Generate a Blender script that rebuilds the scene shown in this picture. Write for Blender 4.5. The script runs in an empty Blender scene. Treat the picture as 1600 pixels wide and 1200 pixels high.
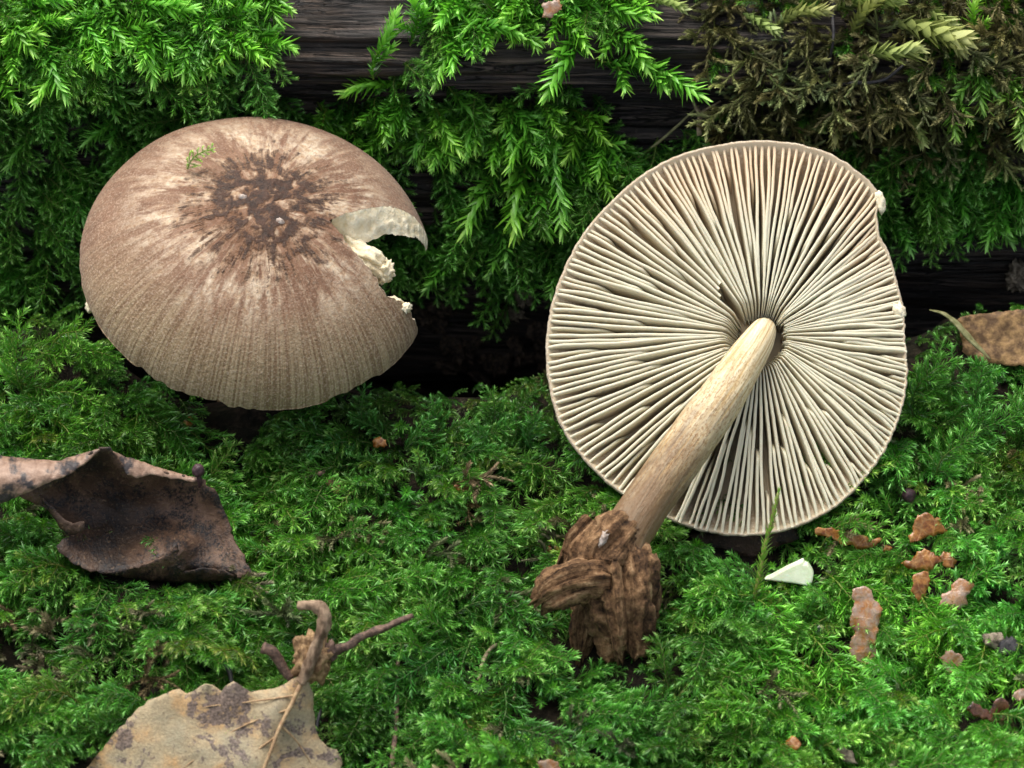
import bpy, math, random
import numpy as np
from mathutils import Vector, Matrix, noise
from mathutils.bvhtree import BVHTree
from mathutils.geometry import delaunay_2d_cdt

random.seed(7)
rng = np.random.default_rng(7)
R_ = math.radians
S = 1.0 / 12000.0            # one photo pixel at the focus plane is 1/12 mm
D = 6000.0                   # camera distance in those pixels (0.5 m)
PITCH = R_(45)
SP, CP = math.sin(PITCH), math.cos(PITCH)
AX = np.array([[1, 0, 0], [0, SP, CP], [0, -CP, SP]])   # right, picture-up, toward camera

sc = bpy.context.scene
C = sc.collection

# ------------------------------------------------------------------ camera, sky, sun, exposure
cam_d = bpy.data.cameras.new('camera')
cam = bpy.data.objects.new('camera', cam_d)
C.objects.link(cam)
cam.location = tuple(S * D * AX[2])
cam.rotation_euler = (R_(90) - PITCH, 0, 0)
cam_d.sensor_width = 36.0
cam_d.lens = 36.0 * D / 1600.0
cam_d.clip_start = 0.02
cam_d.clip_end = 60.0
cam_d.dof.use_dof = True
cam_d.dof.focus_distance = S * (D - 190)
cam_d.dof.aperture_fstop = 52.0
sc.camera = cam

SUN_EL, SUN_AZ = R_(62), R_(-35)      # azimuth from +Y toward +X
w = bpy.data.worlds.new('World'); sc.world = w; w.use_nodes = True
wn = w.node_tree
sky = wn.nodes.new('ShaderNodeTexSky'); sky.sky_type = 'NISHITA'; sky.sun_disc = False
sky.sun_elevation = SUN_EL; sky.sun_rotation = SUN_AZ
sky.air_density = 1.0; sky.dust_density = 4.0; sky.ozone_density = 1.0
bg = wn.nodes['Background']; bg.inputs['Strength'].default_value = 0.115
hsv = wn.nodes.new('ShaderNodeHueSaturation'); hsv.inputs['Saturation'].default_value = 0.45   # thin overcast
wn.links.new(sky.outputs[0], hsv.inputs['Color']); wn.links.new(hsv.outputs[0], bg.inputs['Color'])
sun_d = bpy.data.lights.new('sun', 'SUN'); sun_d.energy = 1.5; sun_d.angle = R_(50)
sun_d.color = (1.0, 0.95, 0.85)
sun = bpy.data.objects.new('sun', sun_d); C.objects.link(sun)
sdir = Vector((math.sin(SUN_AZ) * math.cos(SUN_EL), math.cos(SUN_AZ) * math.cos(SUN_EL), math.sin(SUN_EL)))
sun.rotation_euler = sdir.to_track_quat('Z', 'Y').to_euler()
sun.location = sdir * 2.0
sc.view_settings.view_transform = 'Standard'
sc.view_settings.look = 'None'
sc.view_settings.exposure = 1.08
sc.view_settings.gamma = 1.0
sc.cycles.max_bounces = 8
sc.cycles.diffuse_bounces = 4
sc.cycles.glossy_bounces = 2
sc.cycles.transmission_bounces = 6
sc.cycles.use_denoising = True


# ------------------------------------------------------------------ helpers
def PX(px, py, wd):
    """photo pixel at depth wd (pixels toward the camera) -> world point in pixel units"""
    k = (D - wd) / D
    return (px - 800) * k * AX[0] + (600 - py) * k * AX[1] + wd * AX[2]


def P(px, py, wd):
    return PX(px, py, wd) * S


def mesh(name, verts, faces, mat=None, smooth=True, attrs=None):
    me = bpy.data.meshes.new(name)
    me.from_pydata([tuple(v) for v in verts], [], [tuple(f) for f in faces])
    if smooth and len(me.polygons):
        me.polygons.foreach_set('use_smooth', [True] * len(me.polygons))
    for k, (ty, arr) in (attrs or {}).items():
        a = me.attributes.new(k, ty, 'POINT')
        arr = np.asarray(arr, dtype=np.float32)
        a.data.foreach_set('vector' if ty == 'FLOAT_VECTOR' else 'color' if ty == 'FLOAT_COLOR' else 'value', arr.ravel())
    if mat:
        me.materials.append(mat)
    me.update()
    return me


def obj(name, verts, faces, mat=None, parent=None, smooth=True, attrs=None, origin=None):
    """verts in world metres; becomes ONE mesh object (child of parent if given)"""
    verts = np.asarray(verts, dtype=float)
    if parent is not None:
        o0 = np.array(world_loc(parent))
    elif origin is not None:
        o0 = np.array(origin)
    else:
        o0 = np.array([verts[:, 0].mean(), verts[:, 1].mean(), verts[:, 2].min()])
    o = bpy.data.objects.new(name, mesh(name, verts - o0, faces, mat, smooth, attrs))
    C.objects.link(o)
    if parent is not None:
        o.parent = parent
    else:
        o.location = tuple(o0)
    return o


def world_loc(o):
    v = Vector(o.location)
    while o.parent is not None:
        o = o.parent
        v = v + o.location
    return v


def empty(name, loc):
    o = bpy.data.objects.new(name, None); C.objects.link(o); o.location = tuple(loc)
    o.empty_display_size = 0.002
    return o


def tag(o, label=None, cat=None, group=None, kind=None):
    for k, v in (('label', label), ('category', cat), ('group', group), ('kind', kind)):
        if v:
            o[k] = v
    return o


def nz(x, y=0.0, z=0.0):
    return noise.noise(Vector((x, y, z)))


def fbm(x, y=0.0, z=0.0, o=4):
    return noise.fractal(Vector((x, y, z)), 1.0, 2.0, o)


def spline(pts, n):
    """Catmull-Rom through pts (any dimension)"""
    p = np.asarray(pts, float)
    p = np.vstack([2 * p[0] - p[1], p, 2 * p[-1] - p[-2]])
    m = len(p) - 3
    out = []
    for i in range(n):
        t = i / (n - 1) * m
        k = min(int(t), m - 1); f = t - k
        a, b, c, d = p[k], p[k + 1], p[k + 2], p[k + 3]
        out.append(0.5 * ((2 * b) + (c - a) * f + (2 * a - 5 * b + 4 * c - d) * f * f + (3 * b - a - 3 * c + d) * f ** 3))
    return np.array(out)


def tube_geo(path, radii, seg=10, rough=0.0, seed=0.0, flat=1.0, wav=0.05):
    """path in pixel units -> verts (pixel units), faces, attribute (u along, v round)"""
    path = np.asarray(path, float); n = len(path)
    tan = np.gradient(path, axis=0); tan /= np.linalg.norm(tan, axis=1)[:, None] + 1e-9
    ref = np.array([0.3, 0.2, 1.0]); ref /= np.linalg.norm(ref)
    V, F, A = [], [], []
    length = np.concatenate([[0], np.cumsum(np.linalg.norm(np.diff(path, axis=0), axis=1))])
    nrm = np.cross(tan[0], ref); nrm /= np.linalg.norm(nrm) + 1e-9
    for i in range(n):
        nrm = nrm - tan[i] * nrm.dot(tan[i]); nrm /= np.linalg.norm(nrm) + 1e-9
        bi = np.cross(tan[i], nrm)
        for j in range(seg):
            a = 2 * math.pi * j / seg
            rr = radii[i] * (1 + rough * fbm(math.cos(a) * 1.2 + seed, math.sin(a) * 1.2, length[i] * wav))
            V.append(path[i] + nrm * rr * math.cos(a) + bi * rr * flat * math.sin(a))
            A.append((length[i], math.cos(a), math.sin(a)))
    for i in range(n - 1):
        for j in range(seg):
            k = (j + 1) % seg
            F.append((i * seg + j, i * seg + k, (i + 1) * seg + k, (i + 1) * seg + j))
    c0 = len(V); V.append(path[0]); A.append((0, 0, 0))
    c1 = len(V); V.append(path[-1]); A.append((length[-1], 0, 0))
    for j in range(seg):
        k = (j + 1) % seg
        F.append((c0, k, j)); F.append((c1, (n - 1) * seg + j, (n - 1) * seg + k))
    return np.array(V), F, np.array(A)


def tube(name, pts, rad, mat, parent=None, n=24, seg=10, rough=0.0, seed=0.0, flat=1.0, wav=0.05):
    """pts: (px, py, w) of the photo; rad: list of radii in pixels"""
    q = spline([PX(*p) for p in pts], n)
    rr = np.interp(np.linspace(0, 1, n), np.linspace(0, 1, len(rad)), rad)
    V, F, A = tube_geo(q, rr, seg, rough, seed, flat, wav)
    return obj(name, V * S, F, mat, parent, attrs={'along': ('FLOAT_VECTOR', A)})


def tps(ctrl, val):
    ctrl = np.asarray(ctrl, float) / 100.0; n = len(ctrl)
    d = np.linalg.norm(ctrl[:, None] - ctrl[None], axis=2)
    K = np.where(d > 1e-9, d * d * np.log(d + 1e-12), 0) + np.eye(n) * 0.02
    Q = np.hstack([np.ones((n, 1)), ctrl])
    A = np.zeros((n + 3, n + 3)); A[:n, :n] = K; A[:n, n:] = Q; A[n:, :n] = Q.T
    c = np.linalg.lstsq(A, np.concatenate([val, [0, 0, 0]]), rcond=None)[0]

    def f(q):
        q = np.asarray(q, float) / 100.0
        d = np.linalg.norm(q[:, None] - ctrl[None], axis=2)
        K = np.where(d > 1e-9, d * d * np.log(d + 1e-12), 0)
        return K @ c[:n] + c[n] + q @ c[n + 1:]
    return f


def in_poly(x, y, poly):
    c = False; n = len(poly); j = n - 1
    for i in range(n):
        xi, yi = poly[i][0], poly[i][1]; xj, yj = poly[j][0], poly[j][1]
        if (yi > y) != (yj > y) and x < (xj - xi) * (y - yi) / (yj - yi) + xi:
            c = not c
        j = i
    return c


def sheet(name, outline, inner, step, thick, mat, parent=None, bump=2.0, bscale=40.0, ragged=1.5, seed=0.0, origin=None):
    """a thin curled sheet (leaf, bud scale): outline and inner control points are (px, py, w); real thickness"""
    dense = []
    n = len(outline)
    for i in range(n):
        a, b = np.array(outline[i], float), np.array(outline[(i + 1) % n], float)
        m = max(1, int(np.linalg.norm((b - a)[:2]) / (step * 0.7)))
        for k in range(m):
            p = a + (b - a) * k / m
            p[0] += ragged * fbm(p[0] * 0.11, p[1] * 0.11, seed); p[1] += ragged * fbm(p[1] * 0.11 + 9, p[0] * 0.11, seed)
            dense.append(p)
    f = tps([c[:2] for c in list(outline) + list(inner)], np.array([c[2] for c in list(outline) + list(inner)], float))
    xs = [p[0] for p in dense]; ys = [p[1] for p in dense]
    pts = [Vector((p[0], p[1])) for p in dense]
    nb = len(pts); darr = np.array([(p[0], p[1]) for p in dense])
    y = min(ys); row = 0
    while y < max(ys):
        x = min(xs) + (row % 2) * step * 0.5
        while x < max(xs):
            qx, qy = x + random.uniform(-.2, .2) * step, y + random.uniform(-.2, .2) * step
            if in_poly(qx, qy, dense) and np.min(np.hypot(darr[:, 0] - qx, darr[:, 1] - qy)) > step * 0.5:
                pts.append(Vector((qx, qy)))
            x += step
        y += step * 0.87; row += 1
    v2, _, faces, _, _, _ = delaunay_2d_cdt(pts, [(i, (i + 1) % nb) for i in range(nb)], [list(range(nb))], 1, 1e-4)
    q = np.array([(v.x, v.y) for v in v2])
    wd = f(q)
    wd = wd + np.array([bump * fbm(a / bscale + seed, b / bscale, seed) for a, b in q])
    V = np.array([PX(a, b, c) for (a, b), c in zip(q, wd)])
    faces = [tuple(reversed(t)) for t in faces]
    # real thickness: second layer + border wall
    nrm = np.zeros_like(V)
    for t in faces:
        nn = np.cross(V[t[1]] - V[t[0]], V[t[2]] - V[t[0]])
        for k in t:
            nrm[k] += nn
    nrm /= np.linalg.norm(nrm, axis=1)[:, None] + 1e-9
    if nrm[:, 1].mean() * -CP + nrm[:, 2].mean() * SP < 0:
        nrm = -nrm; faces = [tuple(reversed(t)) for t in faces]
    m = len(V)
    V2 = V - nrm * thick
    F = list(faces) + [tuple(k + m for k in reversed(t)) for t in faces]
    ed = {}
    for t in faces:
        for k in range(len(t)):
            ed[(t[k], t[(k + 1) % len(t)])] = 1
    for (a, b) in list(ed):
        if (b, a) not in ed:
            F.append((b, a, a + m, b + m))
    A = np.vstack([np.column_stack([q, np.ones(m)]), np.column_stack([q, np.zeros(m)])])
    return obj(name, np.vstack([V, V2]) * S, F, mat, parent, attrs={'pp': ('FLOAT_VECTOR', A)}, origin=origin)


# ------------------------------------------------------------------ materials
class M:
    def __init__(self, name):
        self.m = bpy.data.materials.new(name); self.m.use_nodes = True
        self.t = self.m.node_tree; self.t.nodes.clear()
        self.out = self.t.nodes.new('ShaderNodeOutputMaterial')

    def n(self, ty, props=None, **inp):
        nd = self.t.nodes.new(ty)
        for k, v in (props or {}).items():
            setattr(nd, k, v)
        for k, v in inp.items():
            self.set(nd, k.replace('_', ' '), v)
        return nd

    def set(self, nd, k, v):
        s = nd.inputs[int(k)] if k.isdigit() else nd.inputs[k]
        if hasattr(v, 'is_output'):
            self.t.links.new(v, s)
        elif isinstance(v, (tuple, list)) and len(v) == 3 and s.type == 'RGBA':
            s.default_value = (*v, 1)
        else:
            s.default_value = v

    def math(self, op, a, b=0.0, c=0.0, clamp=False):
        nd = self.t.nodes.new('ShaderNodeMath'); nd.operation = op; nd.use_clamp = clamp
        for i, v in enumerate((a, b, c)):
            self.set(nd, str(i), v)
        return nd.outputs[0]

    def mix(self, f, a, b, mode='MIX'):
        nd = self.t.nodes.new('ShaderNodeMix'); nd.data_type = 'RGBA'; nd.blend_type = mode
        self.set(nd, '0', f); self.set(nd, '6', a); self.set(nd, '7', b)
        return nd.outputs[2]

    def ramp(self, f, stops, interp='LINEAR'):
        nd = self.t.nodes.new('ShaderNodeValToRGB'); e = nd.color_ramp; e.interpolation = interp
        while len(e.elements) < len(stops):
            e.elements.new(0.5)
        for el, (p, c) in zip(e.elements, stops):
            el.position = p
            el.color = (c, c, c, 1) if isinstance(c, (int, float)) else (*c, 1)
        self.set(nd, '0', f)
        return nd.outputs[0]

    def attr(self, name, ty='GEOMETRY'):
        nd = self.t.nodes.new('ShaderNodeAttribute'); nd.attribute_name = name; nd.attribute_type = ty
        return nd

    def noise(self, vec, px=None, scale=None, detail=4.0, rough=0.55, dist=0.0):
        nd = self.n('ShaderNodeTexNoise', Scale=scale if scale else 1.0 / (px * S), Detail=detail, Roughness=rough, Distortion=dist)
        if vec is not None:
            self.set(nd, 'Vector', vec)
        return nd.outputs[0]

    def obj(self):
        return self.t.nodes.new('ShaderNodeTexCoord').outputs['Object']

    def scale(self, vec, s):
        nd = self.t.nodes.new('ShaderNodeVectorMath'); nd.operation = 'MULTIPLY'
        self.set(nd, '0', vec); nd.inputs[1].default_value = s
        return nd.outputs[0]

    def sep(self, vec):
        nd = self.t.nodes.new('ShaderNodeSeparateXYZ'); self.set(nd, '0', vec); return nd.outputs

    def comb(self, x, y, z):
        nd = self.t.nodes.new('ShaderNodeCombineXYZ')
        for i, v in enumerate((x, y, z)):
            self.set(nd, str(i), v)
        return nd.outputs[0]

    def bump(self, h, px, strength=1.0):
        nd = self.n('ShaderNodeBump', Strength=strength, Distance=px * S, Height=h)
        return nd.outputs[0]

    def bsdf(self, col, rough=0.6, spec=0.4, normal=None, sss=0.0, rad=(1.0, .6, .4), rpx=12.0, trans=0.0, tcol=None, sheen=0.0, coat=0.0):
        b = self.t.nodes.new('ShaderNodeBsdfPrincipled')
        self.set(b, 'Base Color', col); self.set(b, 'Roughness', rough); self.set(b, 'Specular IOR Level', spec)
        if normal is not None:
            self.set(b, 'Normal', normal)
        if sss:
            b.inputs['Subsurface Weight'].default_value = sss
            b.inputs['Subsurface Radius'].default_value = rad
            b.inputs['Subsurface Scale'].default_value = rpx * S
        if sheen:
            b.inputs['Sheen Weight'].default_value = sheen; b.inputs['Sheen Roughness'].default_value = 0.5
        if coat:
            b.inputs['Coat Weight'].default_value = coat; b.inputs['Coat Roughness'].default_value = 0.15
        o = b.outputs[0]
        if trans:
            tr = self.t.nodes.new('ShaderNodeBsdfTranslucent'); self.set(tr, 'Color', tcol if tcol is not None else col)
            if normal is not None:
                self.set(tr, 'Normal', normal)
            mx = self.t.nodes.new('ShaderNodeMixShader'); self.set(mx, '0', trans)
            self.t.links.new(o, mx.inputs[1]); self.t.links.new(tr.outputs[0], mx.inputs[2]); o = mx.outputs[0]
        self.t.links.new(o, self.out.inputs[0])
        return self.m


def mat_moss():
    m = M('moss_leaf')
    age = m.attr('age').outputs['Fac']; lf = m.attr('lf').outputs['Fac']
    tint = m.attr('tint', 'INSTANCER').outputs['Color']
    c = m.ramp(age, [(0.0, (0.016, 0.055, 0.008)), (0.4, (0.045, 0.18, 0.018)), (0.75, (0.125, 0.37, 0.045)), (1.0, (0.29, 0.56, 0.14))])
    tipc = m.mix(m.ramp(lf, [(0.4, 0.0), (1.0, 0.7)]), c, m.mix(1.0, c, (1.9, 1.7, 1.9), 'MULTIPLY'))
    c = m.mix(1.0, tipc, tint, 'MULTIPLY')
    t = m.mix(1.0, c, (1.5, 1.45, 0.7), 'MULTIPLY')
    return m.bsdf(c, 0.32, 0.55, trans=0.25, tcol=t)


def mat_moss_stem():
    m = M('moss_stem')
    tint = m.attr('tint', 'INSTANCER').outputs['Color']
    return m.bsdf(m.mix(1.0, (0.10, 0.15, 0.03), tint, 'MULTIPLY'), 0.5, 0.4)


def mat_withered():
    m = M('withered_moss_leaf')
    age = m.attr('age').outputs['Fac']
    tint = m.attr('tint', 'INSTANCER').outputs['Color']
    c = m.ramp(age, [(0.0, (0.045, 0.045, 0.022)), (0.5, (0.13, 0.14, 0.062)), (1.0, (0.31, 0.33, 0.16))])
    return m.bsdf(m.mix(1.0, c, tint, 'MULTIPLY'), 0.55, 0.3, trans=0.2)


def mat_golden():
    m = M('golden_moss_leaf')
    age = m.attr('age').outputs['Fac']; lf = m.attr('lf').outputs['Fac']
    tint = m.attr('tint', 'INSTANCER').outputs['Color']
    c = m.ramp(age, [(0.0, (0.13, 0.18, 0.045)), (0.5, (0.32, 0.40, 0.11)), (1.0, (0.50, 0.56, 0.22))])
    c = m.mix(m.ramp(lf, [(0.2, 0.0), (1.0, 0.6)]), c, m.mix(1.0, c, (1.5, 1.35, 1.3), 'MULTIPLY'))
    return m.bsdf(m.mix(1.0, c, tint, 'MULTIPLY'), 0.4, 0.45, trans=0.3)


def mat_log():
    m = M('dark_wet_wood')
    co = m.obj()
    g = m.scale(co, (0.06, 1.0, 1.0))
    n1 = m.noise(g, px=14, detail=8, rough=0.65, dist=0.6)
    n2 = m.noise(g, px=4.0, detail=4)
    n3 = m.noise(co, px=160, detail=3)
    c = m.ramp(n1, [(0.38, (0.006, 0.005, 0.004)), (0.50, (0.032, 0.025, 0.022)), (0.64, (0.115, 0.088, 0.072))])
    c = m.mix(m.ramp(n3, [(0.5, 0.0), (0.7, 0.6)]), c, m.mix(m.ramp(n1, [(0.36, 0.0), (0.64, 1.0)]), (0.008, 0.005, 0.004), (0.13, 0.078, 0.042)))
    ck = m.noise(m.scale(co, (0.035, 1.0, 1.0)), px=26, detail=5, rough=0.6, dist=1.2)
    cr = m.ramp(m.math('ABSOLUTE', m.math('SUBTRACT', ck, 0.5)), [(0.006, 1.0), (0.022, 0.0)])
    c = m.mix(cr, c, (0.003, 0.002, 0.002))
    c = m.mix(m.ramp(m.noise(co, px=7, detail=4, rough=0.7), [(0.60, 0.0), (0.72, 0.5)]), c, (0.16, 0.13, 0.11))
    h = m.math('SUBTRACT', m.math('ADD', m.math('MULTIPLY', n1, 0.8), m.math('MULTIPLY', n2, 0.5)), m.math('MULTIPLY', cr, 0.8))
    return m.bsdf(c, m.ramp(n1, [(0.3, 0.4), (0.8, 0.75)]), 0.45, m.bump(h, 8, 1.0))


def mat_soil():
    m = M('dark_humus')
    co = m.obj()
    n1 = m.noise(co, px=22, detail=8, rough=0.7); n2 = m.noise(co, px=120, detail=3)
    c = m.ramp(n1, [(0.38, (0.005, 0.004, 0.003)), (0.52, (0.022, 0.015, 0.010)), (0.66, (0.065, 0.044, 0.030))])
    c = m.mix(m.ramp(n2, [(0.45, 0.0), (0.7, 0.5)]), c, (0.012, 0.018, 0.006))
    return m.bsdf(c, 0.85, 0.2, m.bump(n1, 14, 1.0))


def mat_cap():
    m = M('velvety_brown_cap')
    pol = m.attr('pol').outputs['Vector']        # cos, sin, r/R
    x, y, r = m.sep(pol)
    co = m.obj()

    def pn(k, kr, **kw):
        return m.noise(m.comb(m.math('MULTIPLY', x, k), m.math('MULTIPLY', y, k), m.math('MULTIPLY', r, kr)), scale=1.0, **kw)

    def cs(v, lo, hi, a=0.0, b=1.0):
        return m.ramp(v, [(lo, a), (hi, b)])
    A = pn(3.6, 3.2, detail=5, rough=0.6)
    B = pn(15.0, 5.0, detail=4, rough=0.62)
    B2 = pn(42.0, 7.0, detail=4, rough=0.65)
    K = m.noise(co, px=20, detail=3, rough=0.5, dist=0.35)
    K2 = m.noise(co, px=80, detail=4, rough=0.6)
    fine = m.noise(co, px=3.4, detail=3, rough=0.75)
    fine2 = m.noise(co, px=9, detail=4, rough=0.65)
    # frosted outer skin
    outer = m.mix(cs(K2, 0.36, 0.62), (0.235, 0.125, 0.072), (0.150, 0.067, 0.033))
    outer = m.mix(cs(B, 0.42, 0.68, 0.0, 0.55), outer, (0.31, 0.195, 0.118))
    outer = m.mix(cs(B2, 0.34, 0.52, 0.5, 0.0), outer, (0.12, 0.065, 0.036))
    # wide pale patches and thin pale streaks of bared flesh between the fibrils
    s = m.math('ADD', m.math('MULTIPLY', A, 0.6), m.math('MULTIPLY', B, 0.4))
    band = m.ramp(r, [(0.0, 0.35), (0.20, 0.75), (0.36, 1.0), (0.56, 0.8), (0.84, 0.0)])
    pale = m.math('MULTIPLY', cs(s, 0.455, 0.565), band)
    palec = m.mix(cs(fine2, 0.34, 0.62), (0.40, 0.25, 0.13), (0.74, 0.62, 0.46))
    col = m.mix(pale, outer, palec)
    # dark scaly disc, breaking up into radial streaks outward
    rr = m.ramp(r, [(0.12, 0.0), (0.40, 1.0)])
    dk = m.math('ADD', m.math('MULTIPLY', K, m.math('SUBTRACT', 1.0, m.math('MULTIPLY', rr, 0.6))), m.math('MULTIPLY', B, m.math('MULTIPLY', rr, 0.6)))
    dk = m.math('ADD', dk, m.math('MULTIPLY', m.math('SUBTRACT', fine2, 0.5), 0.35))
    thr = m.ramp(r, [(0.0, 0.36), (0.15, 0.39), (0.26, 0.445), (0.40, 0.515), (0.54, 0.61), (0.64, 0.85)])
    dd = m.math('ADD', m.math('SUBTRACT', dk, thr), 0.5)
    rust = m.math('MULTIPLY', cs(dd, 0.42, 0.54), m.ramp(r, [(0.40, 0.85), (0.66, 0.0)]))
    col = m.mix(rust, col, m.mix(fine2, (0.14, 0.055, 0.019), (0.27, 0.13, 0.052)))
    dark = cs(dd, 0.475, 0.60, 0.0, 0.97)
    col = m.mix(dark, col, m.mix(cs(fine2, 0.36, 0.64), (0.012, 0.0045, 0.002), (0.055, 0.021, 0.009)))
    # finely fibrous beige margin away from the log; olive tint paints in bounce light
    front = m.ramp(m.math('MULTIPLY', y, -1.0), [(0.0, 0.0), (0.8, 1.0)])
    mr = m.math('MULTIPLY', m.ramp(r, [(0.62, 0.0), (0.98, 1.0)]), front)
    st = pn(62.0, 2.2, detail=2, rough=0.5)
    stc = cs(st, 0.40, 0.60)
    col = m.mix(m.math('MULTIPLY', mr, 0.8), col, m.mix(stc, (0.17, 0.120, 0.052), (0.32, 0.26, 0.13)))
    mr2 = m.math('MULTIPLY', m.ramp(r, [(0.45, 0.0), (0.8, 1.0)]), m.math('ADD', m.math('MULTIPLY', front, 0.75), 0.12))
    col = m.mix(m.math('MULTIPLY', mr2, m.math('MULTIPLY', stc, 0.30)), col, (0.42, 0.32, 0.20))
    # velvet grains
    vel = m.ramp(r, [(0.2, 0.06), (0.6, 0.34), (0.9, 0.5)])
    col = m.mix(m.math('MULTIPLY', cs(fine, 0.5, 0.66), vel), col, (0.54, 0.43, 0.32))
    col = m.mix(m.math('MULTIPLY', cs(fine, 0.34, 0.47, 1.0, 0.0), m.math('MULTIPLY', vel, 0.7)), col, (0.10, 0.058, 0.034))
    h = m.math('ADD', m.math('MULTIPLY', fine, 0.35), m.math('ADD', m.math('MULTIPLY', fine2, 0.9), m.math('MULTIPLY', m.math('MULTIPLY', st, mr2), 0.5)))
    h = m.math('ADD', h, m.math('MULTIPLY', dark, 0.6))
    return m.bsdf(col, 0.65, 0.3, m.bump(h, 3.5, 0.8), sss=0.1, rpx=6, sheen=0.1)


def mat_flesh():
    m = M('torn_pale_flesh')
    co = m.obj()
    n1 = m.noise(co, px=12, detail=5, rough=0.65); n2 = m.noise(co, px=40, detail=3)
    c = m.mix(m.ramp(n1, [(0.35, 0.0), (0.65, 1.0)]), (0.72, 0.59, 0.36), (0.88, 0.80, 0.60))
    c = m.mix(m.ramp(n2, [(0.5, 0.0), (0.75, 0.6)]), c, (0.70, 0.55, 0.34))
    return m.bsdf(c, 0.55, 0.35, m.bump(n1, 5, 0.8), sss=0.06, rpx=6)


def mat_gill():
    m = M('pale_gill')
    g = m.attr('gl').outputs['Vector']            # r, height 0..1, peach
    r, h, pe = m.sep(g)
    co = m.obj()
    n1 = m.noise(co, px=60, detail=3); n2 = m.noise(co, px=6, detail=3)
    c = m.mix(n1, (0.63, 0.58, 0.42), (0.73, 0.70, 0.53))
    c = m.mix(m.ramp(h, [(0.2, 0.75), (0.95, 0.0)]), c, (0.50, 0.39, 0.26))  # gap shade painted in, darker toward each gill's root
    c = m.mix(m.math('MULTIPLY', pe, 0.62), c, (0.74, 0.52, 0.32))  # pinkish gill tone, also painting in light bleeding through the top rim
    return m.bsdf(c, 0.5, 0.35, m.bump(n2, 1.0, 0.5), sss=0.2, rpx=6, trans=0.12, tcol=(0.75, 0.55, 0.34))


def mat_underside():
    m = M('cap_underside')
    co = m.obj()
    return m.bsdf(m.mix(m.noise(co, px=30), (0.42, 0.33, 0.21), (0.54, 0.45, 0.31)), 0.6, 0.3, sss=0.2, rpx=8)


def mat_cuticle():
    m = M('tan_cuticle_rim')
    co = m.obj()
    n1 = m.noise(co, px=5, detail=4, rough=0.7); n2 = m.noise(co, px=40)
    c = m.mix(m.ramp(n1, [(0.35, 0.0), (0.65, 1.0)]), (0.38, 0.28, 0.175), (0.70, 0.62, 0.48))
    c = m.mix(m.math('MULTIPLY', n2, 0.5), c, (0.38, 0.28, 0.17))
    return m.bsdf(c, 0.75, 0.25, m.bump(n1, 2.5, 0.8), sheen=0.1)


def mat_stem():
    m = M('fibrous_cream_stem')
    al = m.attr('along').outputs['Vector']       # length, cos, sin
    L, x, y = m.sep(al)
    fib = m.noise(m.comb(m.math('MULTIPLY', L, 0.010), m.math('MULTIPLY', x, 7.0), m.math('MULTIPLY', y, 7.0)), scale=1.0, detail=6, rough=0.62)
    fib2 = m.noise(m.comb(m.math('MULTIPLY', L, 0.03), m.math('MULTIPLY', x, 16.0), m.math('MULTIPLY', y, 16.0)), scale=1.0, detail=4, rough=0.6)
    sp = m.noise(m.comb(m.math('MULTIPLY', L, 0.16), m.math('MULTIPLY', x, 9.0), m.math('MULTIPLY', y, 9.0)), scale=1.0, detail=4, rough=0.65)
    big = m.noise(m.comb(m.math('MULTIPLY', L, 0.02), m.math('MULTIPLY', x, 2.0), m.math('MULTIPLY', y, 2.0)), scale=1.0, detail=4)
    c = m.mix(m.ramp(fib, [(0.36, 0.0), (0.62, 1.0)]), (0.50, 0.34, 0.15), (0.82, 0.72, 0.49))
    u = m.math('DIVIDE', L, 490.0)
    mid = m.ramp(u, [(0.06, 0.0), (0.35, 0.8), (0.7, 1.0)])
    c = m.mix(m.math('MULTIPLY', m.ramp(m.math('ADD', m.math('MULTIPLY', sp, 0.7), m.math('MULTIPLY', fib2, 0.3)), [(0.50, 0.0), (0.57, 0.75)]), mid), c, (0.31, 0.165, 0.055))
    low = m.math('MULTIPLY', m.ramp(m.math('ADD', u, m.math('MULTIPLY', m.math('SUBTRACT', m.math('ADD', m.math('MULTIPLY', big, 0.5), m.math('MULTIPLY', fib, 0.5)), 0.5), 1.3)), [(0.36, 0.0), (0.78, 1.0)]), 0.9)
    c = m.mix(low, c, m.mix(fib2, (0.04, 0.019, 0.009), (0.24, 0.135, 0.062)))
    c = m.mix(m.ramp(u, [(0.0, 0.55), (0.10, 0.0)]), c, (0.33, 0.29, 0.22))
    h = m.math('ADD', fib, m.math('MULTIPLY', sp, 0.5))
    return m.bsdf(c, 0.55, 0.35, m.bump(h, 4.0, 0.7), sss=0.15, rpx=8)


def mat_rotten():
    m = M('rotten_wood')
    co = m.obj()
    al = m.attr('along').outputs['Vector']
    L, x, y = m.sep(al)
    n1 = m.noise(m.comb(m.math('MULTIPLY', L, 0.012), m.math('MULTIPLY', x, 4.0), m.math('MULTIPLY', y, 4.0)), scale=1.0, detail=7, rough=0.65)
    n2 = m.noise(co, px=12, detail=5, rough=0.7); n3 = m.noise(co, px=55, detail=3)
    c = m.ramp(m.math('ADD', m.math('MULTIPLY', n1, 0.6), m.math('MULTIPLY', n2, 0.4)), [(0.39, (0.022, 0.012, 0.006)), (0.46, (0.11, 0.058, 0.027)), (0.53, (0.26, 0.145, 0.068)), (0.62, (0.50, 0.32, 0.17))])
    c = m.mix(m.ramp(n3, [(0.5, 0.0), (0.72, 0.6)]), c, (0.20, 0.10, 0.045))
    h = m.math('ADD', n1, n2)
    return m.bsdf(c, 0.8, 0.25, m.bump(h, 9, 1.0))


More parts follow.
